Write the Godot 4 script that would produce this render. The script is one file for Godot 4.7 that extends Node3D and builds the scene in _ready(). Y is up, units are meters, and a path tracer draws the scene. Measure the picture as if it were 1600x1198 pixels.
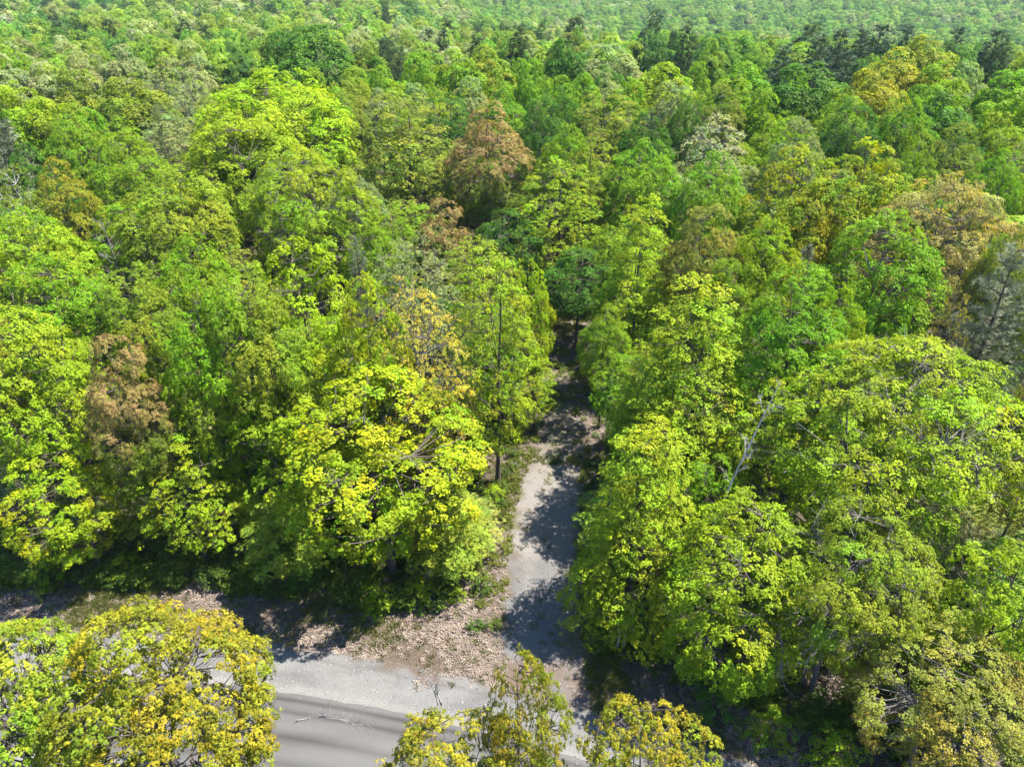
extends Node3D

# ---------------------------------------------------------------- buffers
class Buf:
	var v := PackedVector3Array()
	var n := PackedVector3Array()
	var c := PackedColorArray()
	func tri(a: Vector3, b: Vector3, d: Vector3, na: Vector3, nb: Vector3, nd: Vector3, col: Color) -> void:
		v.append(a); v.append(b); v.append(d)
		n.append(na); n.append(nb); n.append(nd)
		c.append(col); c.append(col); c.append(col)
	func stamp(shape: PackedVector3Array, t: Transform3D, col: Color) -> void:
		v.append_array(t * shape)
		var k := PackedColorArray()
		k.resize(shape.size())
		k.fill(col)
		c.append_array(k)
	func mesh(m: Material = null) -> ArrayMesh:
		var a := []
		a.resize(Mesh.ARRAY_MAX)
		a[Mesh.ARRAY_VERTEX] = v
		if n.size() == v.size():
			a[Mesh.ARRAY_NORMAL] = n
		if c.size() == v.size():
			a[Mesh.ARRAY_COLOR] = c
		var am := ArrayMesh.new()
		am.add_surface_from_arrays(Mesh.PRIMITIVE_TRIANGLES, a)
		if m:
			am.surface_set_material(0, m)
		return am

const SUN := Vector3(0.44, 0.88, -0.06)
const EYE := Vector3(0, 36, 0)
var rng := RandomNumberGenerator.new()
var wob := FastNoiseLite.new()
var mats := {}
var used_names := {}
var leaf_shapes := {}
var protos := {}
var trees := []          # [x, z, radius, height, label reference]
var used_labels := {}

func lin(r: float, g: float, b: float) -> Color:
	return Color(r, g, b).linear_to_srgb()

func rr(a: float, b: float) -> float:
	return rng.randf_range(a, b)

# ---------------------------------------------------------------- naming
func numbered(called: String) -> String:
	var k: int = used_names.get(called, -1) + 1
	used_names[called] = k
	return called if k == 0 else "%s_%03d" % [called, k]

func tag(o: Node, label: String, category: String, group := "") -> Node:
	o.set_meta("label", label)
	o.set_meta("category", category)
	if group != "":
		o.set_meta("group", group)
	used_labels[label] = true
	return o

func thing(called: String, label: String, category: String, at: Vector3, turn := 0.0, group := "") -> Node3D:
	var o := Node3D.new()
	o.name = numbered(called)
	add_child(o)
	o.position = at
	o.rotation.y = turn
	tag(o, label, category, group)
	return o

func obj(called: String, m: Mesh, mat: Material, parent: Node = null) -> MeshInstance3D:
	var o := MeshInstance3D.new()
	o.mesh = m
	if mat:
		o.material_override = mat
	if parent:
		o.name = called
		parent.add_child(o, true)
	else:
		o.name = numbered(called)
		add_child(o)
	return o

func structure(called: String, m: Mesh, mat: Material) -> MeshInstance3D:
	var o := obj(called, m, mat)
	o.set_meta("kind", "structure")
	return o

func scatter(called: String, m: Mesh, where: Array, tints: PackedColorArray, parent: Node = null) -> MultiMeshInstance3D:
	var mm := MultiMesh.new()
	mm.transform_format = MultiMesh.TRANSFORM_3D
	mm.use_colors = true
	mm.mesh = m
	mm.instance_count = where.size()
	for i in where.size():
		mm.set_instance_transform(i, where[i])
		mm.set_instance_color(i, tints[i])
	var o := MultiMeshInstance3D.new()
	o.multimesh = mm
	o.set_meta("kind", "stuff")
	if parent:
		o.name = called
		parent.add_child(o, true)
	else:
		o.name = numbered(called)
		add_child(o)
	return o

# ---------------------------------------------------------------- materials
const PAL := {
	"lime": Vector3(0.130, 0.178, 0.006), "lime3": Vector3(0.135, 0.178, 0.006), "lime2": Vector3(0.118, 0.150, 0.009), "zest": Vector3(0.150, 0.205, 0.005), "fresh": Vector3(0.090, 0.162, 0.006),
	"green": Vector3(0.100, 0.158, 0.005), "deep": Vector3(0.040, 0.088, 0.007), "olive": Vector3(0.105, 0.130, 0.012), "pale": Vector3(0.125, 0.150, 0.050),
	"yellow": Vector3(0.118, 0.170, 0.005), "yolk": Vector3(0.118, 0.128, 0.009), "sprig": Vector3(0.120, 0.170, 0.012), "gilt": Vector3(0.112, 0.155, 0.007),
	"gold": Vector3(0.205, 0.180, 0.018), "bronze": Vector3(0.140, 0.128, 0.018), "tan": Vector3(0.195, 0.160, 0.044), "rust": Vector3(0.2391, 0.2391, 0.2391),
	"mustard": Vector3(0.150, 0.150, 0.010), "white": Vector3(0.200, 0.220, 0.120), "greypine": Vector3(0.080, 0.092, 0.058), "pine": Vector3(0.034, 0.054, 0.026),
	"firgreen": Vector3(0.030, 0.068, 0.012), "weed": Vector3(0.085, 0.130, 0.018),
}

func leaf_mat(pal: String) -> StandardMaterial3D:
	var key := "leaf " + pal
	if not mats.has(key):
		var m := StandardMaterial3D.new()
		var p: Vector3 = PAL[pal] * 1.5 / 0.52
		m.resource_name = key
		m.albedo_color = lin(p.x, p.y, p.z)
		m.vertex_color_use_as_albedo = true
		m.roughness = 0.55
		m.metallic_specular = 0.25
		m.cull_mode = BaseMaterial3D.CULL_DISABLED
		m.backlight_enabled = true
		m.backlight = lin(1.0, 1.0, 0.42) if not pal in ["pine", "greypine", "firgreen"] else lin(0.2, 0.2, 0.15)
		mats[key] = m
	return mats[key]

func noise_tex(key: String, freq: float, lo: float, hi: float, seed_: int, size := 512, normal := false) -> NoiseTexture2D:
	var f := FastNoiseLite.new()
	f.seed = seed_
	f.frequency = freq
	f.fractal_octaves = 5
	f.fractal_gain = 0.62
	var t := NoiseTexture2D.new()
	t.width = size
	t.height = size
	t.seamless = true
	t.noise = f
	if normal:
		t.as_normal_map = true
		t.bump_strength = 6.0
	else:
		var g := Gradient.new()
		g.set_color(0, Color(lo, lo, lo))
		g.set_color(1, Color(hi, hi, hi))
		t.color_ramp = g
	return t

func bark_mat(key: String, c: Color) -> StandardMaterial3D:
	if not mats.has(key):
		var m := StandardMaterial3D.new()
		m.resource_name = key
		m.albedo_color = c
		m.albedo_texture = noise_tex(key, 0.03, 0.35, 1.0, hash(key) % 1000, 256)
		m.uv1_triplanar = true
		m.uv1_scale = Vector3(1.6, 0.5, 1.6) if key != "birch bark" else Vector3(0.6, 2.6, 0.6)
		m.roughness = 0.9
		m.metallic_specular = 0.2
		mats[key] = m
	return mats[key]

func ground_mat(key: String, scale_: float, freq: float, lo: float, hi: float, rough := 0.95) -> StandardMaterial3D:
	var m := StandardMaterial3D.new()
	m.resource_name = key
	m.vertex_color_use_as_albedo = true
	m.albedo_texture = noise_tex(key, freq, lo, hi, hash(key) % 1000, 1024)
	m.uv1_triplanar = true
	m.uv1_world_triplanar = true
	m.uv1_scale = Vector3.ONE * scale_
	m.roughness = rough
	m.metallic_specular = 0.2
	m.normal_enabled = true
	m.normal_texture = noise_tex(key + "n", freq * 1.5, 0, 1, hash(key) % 997, 1024, true)
	m.normal_scale = 1.0
	return m

# ---------------------------------------------------------------- terrain
func prof(d: float, pts: Array) -> float:
	for i in pts.size() - 1:
		if d <= pts[i + 1].x:
			return lerpf(pts[i].y, pts[i + 1].y, smoothstep(0.0, 1.0, clampf((d - pts[i].x) / (pts[i + 1].x - pts[i].x), 0, 1)))
	return pts[-1].y

const LEFT := [Vector2(0, 0), Vector2(150, 0), Vector2(380, -9), Vector2(520, -7), Vector2(800, 4), Vector2(1500, 14), Vector2(4000, 30)]
const RIGHT := [Vector2(0, 0), Vector2(170, 0), Vector2(380, -30), Vector2(700, -45), Vector2(1000, -37), Vector2(1400, -14), Vector2(2500, 14), Vector2(4000, 30)]

func gy(x: float, z: float) -> float:
	var d := sqrt(x * x + z * z)
	var y := 0.22 * wob.get_noise_2d(x * 5.0, z * 5.0) * smoothstep(28.0, 45.0, d)
	if z < 0.0 and d > 140.0:
		var az := atan2(x, -z)
		y += lerpf(prof(d, LEFT), prof(d, RIGHT), smoothstep(-0.28, 0.12, az))
		y += 9.0 * smoothstep(180.0, 500.0, d) * wob.get_noise_2d(x * 0.4, z * 0.4)
	return y

func road_z(x: float) -> float:      # far edge of the asphalt
	if x < -28.7:
		return -28.214
	if x > 14.0:
		return -18.993 + 0.432 * (x - 14.0)
	return -24.05 + 0.2904 * x + 0.00506 * x * x

const DRIVE := [Vector2(2.2, -24), Vector2(2.0, -27), Vector2(1.9, -31), Vector2(2.1, -36), Vector2(2.5, -42), Vector2(3.7, -50), Vector2(5.4, -58.6), Vector2(6.8, -66), Vector2(8.2, -75), Vector2(10.0, -84), Vector2(12.5, -96)]
func drive_x(z: float) -> float:
	for i in DRIVE.size() - 1:
		if z >= DRIVE[i + 1].y:
			var t := clampf((z - DRIVE[i].y) / (DRIVE[i + 1].y - DRIVE[i].y), 0, 1)
			var a: Vector2 = DRIVE[maxi(i - 1, 0)]
			var d: Vector2 = DRIVE[mini(i + 2, DRIVE.size() - 1)]
			return DRIVE[i].cubic_interpolate(DRIVE[i + 1], a, d, t).x
	return DRIVE[-1].x

func drive_half(z: float) -> float:
	return 2.35 + 1.8 * smoothstep(-31.0, -25.0, z) - 0.7 * smoothstep(-42.0, -54.0, z)

# ---------------------------------------------------------------- wood
func tube(b: Buf, pts: PackedVector3Array, rad: PackedFloat32Array, sides: int, col: Color) -> void:
	var rings := []
	var norms := []
	for i in pts.size():
		var t := (pts[mini(i + 1, pts.size() - 1)] - pts[maxi(i - 1, 0)]).normalized()
		var u := t.cross(Vector3(0.31, 0.12, 0.94)).normalized()
		var w := t.cross(u)
		var ring := PackedVector3Array()
		var nn := PackedVector3Array()
		for k in sides:
			var a := TAU * k / sides
			var d := u * cos(a) + w * sin(a)
			ring.append(pts[i] + d * rad[i])
			nn.append(d)
		rings.append(ring)
		norms.append(nn)
	for i in pts.size() - 1:
		for k in sides:
			var k2 := (k + 1) % sides
			b.tri(rings[i][k], rings[i + 1][k], rings[i + 1][k2], norms[i][k], norms[i + 1][k], norms[i + 1][k2], col)
			b.tri(rings[i][k], rings[i + 1][k2], rings[i][k2], norms[i][k], norms[i + 1][k2], norms[i][k2], col)

func rv() -> Vector3:
	return Vector3(rr(-1, 1), rr(-1, 1), rr(-1, 1))

func twig_fan(b: Buf, at: Vector3, dir: Vector3, length: float, r: float, depth: int, col: Color) -> void:
	var mid := at + dir * length * 0.5 + rv() * length * 0.06
	var end := at + dir * length + rv() * length * 0.1
	tube(b, PackedVector3Array([at, mid, end]), PackedFloat32Array([r, r * 0.7, r * 0.35]), 4, col)
	if depth > 0:
		for k in 3 + rng.randi() % 3:
			var t := rr(0.3, 1.0)
			var p := at.lerp(mid, t * 2.0) if t < 0.5 else mid.lerp(end, t * 2.0 - 1.0)
			twig_fan(b, p, (dir + rv() * 0.75).normalized(), length * rr(0.35, 0.6), r * 0.5, depth - 1, col)

# ---------------------------------------------------------------- leaves
func rosette(kind: String, count: int, length: float, width: float, droop: float) -> PackedVector3Array:
	var out := PackedVector3Array()
	for k in count:
		var a := TAU * (k + rr(-0.3, 0.3)) / count
		var h := Vector3(cos(a), 0, sin(a))
		var dn := droop * rr(0.4, 1.5)
		var dir := (h * cos(dn) - Vector3.UP * sin(dn)).normalized()
		var side := dir.cross(Vector3.UP).normalized()
		var up := side.cross(dir).normalized()
		side = (side + up * rr(-0.4, 0.4)).normalized()
		up = side.cross(dir).normalized()
		var s := length * rr(0.75, 1.2)
		var w := width * s / length
		var p := h * length * rr(0.1, 0.5) + Vector3.UP * rr(-0.06, 0.06)
		if kind == "lobed":
			var tip := p + dir * s
			var n1 := p + dir * s * 0.5 + side * w * 0.22 + up * 0.008
			var n2 := p + dir * s * 0.5 - side * w * 0.22 + up * 0.008
			var l1 := p + dir * s * 0.55 + side * w * 0.62 - up * s * 0.14
			var l2 := p + dir * s * 0.55 - side * w * 0.62 - up * s * 0.14
			out.append_array([p, l1, n1, p, n1, tip, p, tip, n2, p, n2, l2])
		elif kind == "needle":
			var e := (h * 0.8 + Vector3.UP * rr(0.3, 1.1)).normalized()
			var q := e.cross(h.rotated(Vector3.UP, 1.1)).normalized() * width
			out.append_array([-q, q, e * s])
		else:
			var m := p + dir * s * 0.45
			var l := m + side * w * 0.5 + up * s * 0.13
			var r := m - side * w * 0.5 + up * s * 0.13
			out.append_array([p, l, p + dir * s, p, p + dir * s, r])
	return out

func shapes(kind: String, count: int, length: float, width: float, droop: float) -> Array:
	var key := "%s %d %.3f %.3f %.2f" % [kind, count, length, width, droop]
	if not leaf_shapes.has(key):
		var list := []
		for k in 7:
			list.append(rosette(kind, count, length, width, droop))
		leaf_shapes[key] = list
	return leaf_shapes[key]

# one spray: rosettes on a small dome that hangs over at its rim
func spray(b: Buf, at: Vector3, nrm: Vector3, out_dir: Vector3, rc: float, count: int, list: Array, tone: Color, flat: float) -> void:
	var t1 := (out_dir - nrm * out_dir.dot(nrm))
	t1 = t1.normalized() if t1.length() > 0.05 else nrm.cross(Vector3(0.7, 0, 0.7)).normalized()
	var t2 := nrm.cross(t1)
	for k in count:
		var r := sqrt(rng.randf())
		var a := rr(0, TAU)
		var x := r * cos(a)
		var y := r * sin(a)
		var p := at + (t1 * x * 1.2 + t2 * y * 0.85) * rc + nrm * rc * (rr(-0.28, 0.22) * flat - 0.34 * r * r)
		var ax := (nrm + (t1 * x + t2 * y) * 0.55 + rv() * 0.4).normalized()
		var bx := ax.cross(rv()).normalized()
		var s := rr(0.75, 1.2)
		var v := rr(0.72, 1.26)
		b.stamp(list[rng.randi() % list.size()], Transform3D(Basis(bx, ax, bx.cross(ax)) * s, p), Color(tone.r * v, tone.g * v, tone.b * v))

const KINDS := {
	# height, radius, crown base, sprays and their radius, rosettes, leaf shape, count, length, width, droop, limbs, warm tips, envelope, plate thickness, heads and their share of R
	"shade": {"h": 15.0, "R": 4.8, "base": 0.28, "n": 400, "rc": 0.58, "k": 15, "leaf": "lobed", "lv": 6, "len": 0.145, "w": 0.145, "dr": 0.6, "lobe": 0.22, "limbs": 10, "tip": 0.75, "env": "round", "flat": 0.9, "heads": 26, "rh": 0.48},
	"loose": {"h": 15.0, "R": 4.8, "base": 0.28, "n": 250, "rc": 0.58, "k": 15, "leaf": "lobed", "lv": 6, "len": 0.145, "w": 0.145, "dr": 0.6, "lobe": 0.22, "limbs": 10, "tip": 0.75, "env": "round", "flat": 0.9, "heads": 22, "rh": 0.40},
	"maple": {"h": 18.0, "R": 5.0, "base": 0.40, "n": 300, "rc": 0.62, "k": 19, "leaf": "kite", "lv": 6, "len": 0.140, "w": 0.125, "dr": 0.5, "lobe": 0.34, "limbs": 8, "tip": 0.25, "env": "round", "flat": 0.95, "heads": 26, "rh": 0.48},
	"edge": {"h": 18.0, "R": 5.0, "base": 0.10, "n": 330, "rc": 0.62, "k": 19, "leaf": "kite", "lv": 6, "len": 0.140, "w": 0.125, "dr": 0.5, "lobe": 0.34, "limbs": 8, "tip": 0.25, "env": "round", "flat": 0.95, "heads": 26, "rh": 0.48},
	"gilt": {"h": 18.0, "R": 5.0, "base": 0.26, "n": 330, "rc": 0.6, "k": 19, "leaf": "kite", "lv": 6, "len": 0.140, "w": 0.125, "dr": 0.5, "lobe": 0.34, "limbs": 8, "tip": 1.0, "env": "round", "flat": 0.95, "heads": 26, "rh": 0.47},
	"oak": {"h": 19.0, "R": 6.0, "base": 0.36, "n": 360, "rc": 0.64, "k": 16, "leaf": "kite", "lv": 7, "len": 0.155, "w": 0.10, "dr": 0.25, "lobe": 0.28, "limbs": 9, "tip": 0.3, "env": "round", "flat": 1.0, "heads": 28, "rh": 0.42},
	"rust": {"h": 20.0, "R": 5.0, "base": 0.34, "n": 330, "rc": 0.6, "k": 19, "leaf": "kite", "lv": 7, "len": 0.15, "w": 0.10, "dr": 0.25, "lobe": 0.28, "limbs": 9, "tip": 0.3, "env": "egg", "flat": 1.0, "heads": 24, "rh": 0.48, "two": true},
	"oval": {"h": 20.0, "R": 4.5, "base": 0.36, "n": 310, "rc": 0.58, "k": 21, "leaf": "kite", "lv": 6, "len": 0.125, "w": 0.105, "dr": 0.4, "lobe": 0.28, "limbs": 7, "tip": 0.15, "env": "oval", "flat": 1.1, "heads": 28, "rh": 0.48},
	"airy": {"h": 19.0, "R": 4.0, "base": 0.20, "n": 175, "rc": 0.74, "k": 20, "leaf": "kite", "lv": 6, "len": 0.15, "w": 0.12, "dr": 0.5, "lobe": 0.36, "limbs": 8, "tip": 0.4, "env": "oval", "flat": 1.0},
	"cone": {"h": 19.0, "R": 4.6, "base": 0.04, "n": 310, "rc": 0.80, "k": 25, "leaf": "kite", "lv": 6, "len": 0.145, "w": 0.125, "dr": 0.4, "lobe": 0.40, "limbs": 9, "tip": 0.40, "env": "cone", "flat": 1.1},
	"sparse": {"h": 18.0, "R": 4.0, "base": 0.25, "n": 185, "rc": 0.75, "k": 14, "leaf": "kite", "lv": 6, "len": 0.13, "w": 0.10, "dr": 0.4, "lobe": 0.25, "limbs": 9, "tip": 0.5, "env": "round", "flat": 1.2},
	"birch": {"h": 18.0, "R": 3.6, "base": 0.32, "n": 130, "rc": 0.75, "k": 24, "leaf": "kite", "lv": 6, "len": 0.12, "w": 0.09, "dr": 0.8, "lobe": 0.25, "limbs": 8, "tip": 0.2, "env": "oval", "flat": 1.2},
	"far": {"h": 20.0, "R": 4.8, "base": 0.42, "n": 200, "rc": 0.75, "k": 12, "leaf": "kite", "lv": 5, "len": 0.27, "w": 0.23, "dr": 0.5, "lobe": 0.38, "limbs": 0, "tip": 0.2, "env": "round", "flat": 0.8, "heads": 16, "rh": 0.5},
	"farther": {"h": 20.0, "R": 4.8, "base": 0.4, "n": 90, "rc": 1.0, "k": 8, "leaf": "kite", "lv": 4, "len": 0.50, "w": 0.42, "dr": 0.4, "lobe": 0.42, "limbs": 0, "tip": 0.15, "env": "round", "flat": 0.8, "heads": 10, "rh": 0.55},
	"shrub": {"h": 2.2, "R": 1.4, "base": 0.05, "n": 26, "rc": 0.42, "k": 12, "leaf": "kite", "lv": 5, "len": 0.13, "w": 0.10, "dr": 0.4, "lobe": 0.4, "limbs": 0, "tip": 0.4, "env": "round", "flat": 1.2},
}

func envelope(kind: String, u: float) -> float:
	if kind == "cone":
		return pow(maxf(1.0 - u, 0.0), 0.55) * (0.72 + 0.28 * smoothstep(0.0, 0.22, u)) + 0.03
	if kind == "egg":
		return pow(maxf(sin(PI * pow(u * 0.95 + 0.04, 0.72)), 0.0), 0.8)
	if kind == "oval":
		return pow(maxf(sin(PI * pow(u * 0.93 + 0.05, 0.85)), 0.0), 0.75)
	return pow(maxf(sin(PI * pow(u * 0.90 + 0.085, 0.98)), 0.0), 0.55)

# trunk, limbs with their twigs, and the crown of leaves
func grow(kind: String, seed_: int, want_limbs := true) -> Dictionary:
	rng.seed = seed_ * 7919 + hash(kind)
	var s: Dictionary = KINDS[kind]
	var h: float = s.h
	var R: float = s.R
	var y0: float = h * s.base
	var off := rr(0, 500)
	var list := shapes(s.leaf, s.lv, s.len, s.w, s.dr)
	var tilt := rr(0, TAU)
	var skew := rr(0.0, 0.16)
	var list_n: int = s.n
	var spots := PackedVector3Array()
	var norms := PackedVector3Array()
	var us := PackedFloat32Array()
	var hues := []
	var mid := Vector3(0, lerpf(y0, h, 0.3), 0)
	if s.has("heads"):
		# the crown is a heap of leafy heads, each borne by a limb, with dark gaps between them
		var heads := PackedVector3Array()
		var radii := PackedFloat32Array()
		var many := int(s.heads * rr(0.8, 1.25))
		while heads.size() < many:
			var best := Vector3.ZERO
			var best_r := 0.0
			var best_d := -1e9
			for c in 10:
				var u := rng.randf()
				for q in 8:
					if rng.randf() < envelope(s.env, u) * (0.5 + 0.5 * u):
						break
					u = rng.randf()
				var a := rr(0, TAU)
				var rh: float = R * s.rh * rr(0.72, 1.22)
				if heads.size() == 0:
					u = 0.97
				var r: float = maxf(R * envelope(s.env, u) * (1.0 + skew * cos(a - tilt)) - rh * 0.95, 0.0)
				var p := Vector3(cos(a) * r, lerpf(y0 + rh * 0.5, h - rh * 0.9, u), sin(a) * r)
				var d := 1e9
				for i in heads.size():
					d = minf(d, (heads[i] - p).length() - (radii[i] + rh) * 0.5)
				if d > best_d:
					best_d = d; best = p; best_r = rh
			heads.append(best)
			radii.append(best_r)
		var area := 0.0
		for r in radii:
			area += r * r
		for i in heads.size():
			var o := heads[i] - mid
			o.y = maxf(o.y, 0.0) * 0.7
			var face := (o.normalized() * 0.6 + Vector3.UP * 0.75).normalized()
			var tried := 0
			var made := 0
			var want := int(list_n * radii[i] * radii[i] / area * 1.0 + 0.5)
			var own := PackedVector3Array()
			var hue := Vector2(rr(0.86, 1.16), rr(0.93, 1.07))
			while made < want and tried < want * 14:
				tried += 1
				var d := rv().normalized()
				if d.dot(face) < -0.25:
					continue
				var dd := Vector3(d.x, d.y * 0.85, d.z)
				var p := heads[i] + dd * radii[i] * rr(0.78, 1.06)
				var bad := false
				for k in heads.size():
					if k != i and (heads[k] - p).length() < radii[k] * 0.8:
						bad = true
						break
				if not bad and tried < want * 9:
					for q in own:
						if q.distance_squared_to(p) < 0.30 * s.rc * s.rc:
							bad = true
							break
				if bad:
					continue
				made += 1
				own.append(p)
				spots.append(p)
				hues.append(hue)
				norms.append((d * 0.75 + Vector3.UP * 0.55 + rv() * 0.2).normalized())
				us.append(clampf((p.y - y0) / (h - y0), 0, 1))
	if s.has("heads"):
		for i in int(list_n * 0.12):
			var u := rr(0.12, 0.86)
			var a := rr(0, TAU)
			var r: float = R * envelope(s.env, u) * sqrt(rng.randf()) * 0.78
			spots.append(Vector3(cos(a) * r, lerpf(y0, h * 0.9, u), sin(a) * r))
			norms.append((Vector3.UP + rv() * 0.4).normalized())
			us.append(u)
			hues.append(Vector2(0.95, 1.0))
	while spots.size() < list_n and not s.has("heads"):
		var best := Vector3.ZERO
		var best_u := 0.0
		var best_d := -1.0
		for c in 6:
			var u := rng.randf()
			for q in 8:
				if rng.randf() < envelope(s.env, u) * (0.45 + 0.55 * u):
					break
				u = rng.randf()
			var a := rr(0, TAU)
			var lobe: float = 1.0 + s.lobe * 1.7 * wob.get_noise_3d(cos(a) * 26.0 + off, u * 60.0, sin(a) * 26.0)
			var dep := 1.0 - 0.55 * pow(rng.randf(), 1.7)
			var r: float = R * envelope(s.env, u) * dep * lobe
			var p := Vector3(cos(a) * r, lerpf(y0, h * (0.98 if s.env != "cone" else 1.0), u * (0.94 + 0.06 * lobe)), sin(a) * r)
			var d := 1e9
			for o in spots:
				d = minf(d, o.distance_squared_to(p))
			if d > best_d:
				best_d = d; best = p; best_u = u
		spots.append(best)
		hues.append(Vector2(rr(0.86, 1.16), rr(0.93, 1.07)))
		us.append(best_u)
		var o := (best - mid)
		o.y *= 0.7
		norms.append((o.normalized() * 0.55 + Vector3.UP * 0.85 + rv() * 0.22).normalized())
	var leaves := Buf.new()
	for i in spots.size():
		var p := spots[i]
		var o := (p - mid)
		o.y *= 0.7
		o = o.normalized()
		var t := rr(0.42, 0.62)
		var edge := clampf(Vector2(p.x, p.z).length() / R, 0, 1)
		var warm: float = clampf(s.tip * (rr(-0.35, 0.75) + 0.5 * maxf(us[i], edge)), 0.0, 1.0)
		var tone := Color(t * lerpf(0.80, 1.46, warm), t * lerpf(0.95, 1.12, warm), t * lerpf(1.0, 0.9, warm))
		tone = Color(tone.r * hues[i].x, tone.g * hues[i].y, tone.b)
		if s.has("two"):
			# brown young leaves above, green ones below
			var f := clampf((us[i] - 0.30) / 0.3 + rr(-0.6, 0.3), 0, 1)
			var c := Color(0.085, 0.125, 0.010).lerp(Color(0.245, 0.158, 0.072).lerp(Color(0.220, 0.185, 0.055), rng.randf()), f) * (t / 0.52 * 1.5)
			tone = Color(c.r, c.g, c.b)
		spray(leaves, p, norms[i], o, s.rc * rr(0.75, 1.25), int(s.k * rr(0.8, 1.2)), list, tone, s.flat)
	var res := {"crown": leaves, "h": h, "R": R}
	# trunk
	var wood := Buf.new()
	var brown := Color(0.8, 0.8, 0.8)
	var lean := Vector3(rr(-0.03, 0.03), 0, rr(-0.03, 0.03))
	var sk := PackedVector3Array()
	var sr := PackedFloat32Array()
	var r0 := h * 0.0105
	for i in 11:
		var u := i / 10.0
		sk.append(Vector3(0, u * h * 0.9 - 0.2, 0) + lean * u * h + Vector3(wob.get_noise_2d(u * 70.0, off), 0, wob.get_noise_2d(u * 70.0, off + 90.0)) * 0.7 * u)
		sr.append(r0 * pow(1.0 - u * 0.93, 0.85) * (1.0 + 0.55 * exp(-u * 28.0)))
	if want_limbs or s.limbs == 0:
		tube(wood, sk, sr, 7, brown)
	res.trunk = wood
	res.limbs = []
	if s.limbs > 0 and want_limbs:
		var joints := PackedVector3Array()
		var owner_ := PackedInt32Array()
		var bufs := []
		for j in s.limbs:
			var f: float = lerpf(s.base * 0.9 + 0.05, 0.74, (j + rr(0, 0.7)) / s.limbs)
			var i0 := clampf(f / 0.9, 0, 1) * 10.0
			var at := sk[int(i0)].lerp(sk[mini(int(i0) + 1, 10)], i0 - int(i0))
			var az: float = j * 2.4 + rr(-0.4, 0.4)
			var u_end := clampf((f - s.base) / (1.0 - s.base) + rr(0.16, 0.32), 0.05, 0.95)
			var rad: float = R * envelope(s.env, u_end) * rr(0.5, 0.74)
			var end := Vector3(cos(az) * rad, lerpf(y0, h, u_end), sin(az) * rad)
			var b := Buf.new()
			var pts := PackedVector3Array()
			var rads := PackedFloat32Array()
			var lr: float = sr[int(i0)] * rr(0.5, 0.7)
			for q in 8:
				var t := q / 7.0
				var p := at.lerp(end, t)
				p.y += sin(t * PI) * (end - at).length() * -0.05 + wob.get_noise_2d(t * 60.0, off + j * 31.0) * 0.5 * t
				p += Vector3(wob.get_noise_2d(t * 90.0, off + j * 17.0), 0, wob.get_noise_2d(off + j * 13.0, t * 90.0)) * 0.9 * t
				pts.append(p)
				rads.append(lerpf(lr, 0.02, pow(t, 0.65)))
				if q > 1:
					joints.append(p)
					owner_.append(j)
			tube(b, pts, rads, 6, brown)
			bufs.append(b)
		for i in range(4, 11):
			joints.append(sk[i])
			owner_.append(-1)
		for i in spots.size():
			var p := spots[i]
			var best := 0
			var bd := 1e9
			for q in joints.size():
				var dd := joints[q].distance_to(p) + maxf(0.0, joints[q].y - p.y + 0.3) * 1.2
				if dd < bd:
					bd = dd; best = q
			var from := joints[best]
			var b: Buf = wood if owner_[best] < 0 else bufs[owner_[best]]
			var m := from.lerp(p, 0.55) + Vector3(0, -0.06 * bd, 0) + rv() * 0.08 * bd
			var tr := 0.010 + 0.0055 * bd
			tube(b, PackedVector3Array([from, m, p]), PackedFloat32Array([tr * 1.3, tr, 0.008]), 4, brown)
			if kind in ["sparse", "oak", "birch", "airy"]:
				for q in 3 if kind != "sparse" else 7:
					tube(b, PackedVector3Array([m.lerp(p, rr(0, 1)), p + rv() * s.rc * 0.9]), PackedFloat32Array([0.016, 0.006]), 3, brown)
		res.limbs = bufs
	return res

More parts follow.
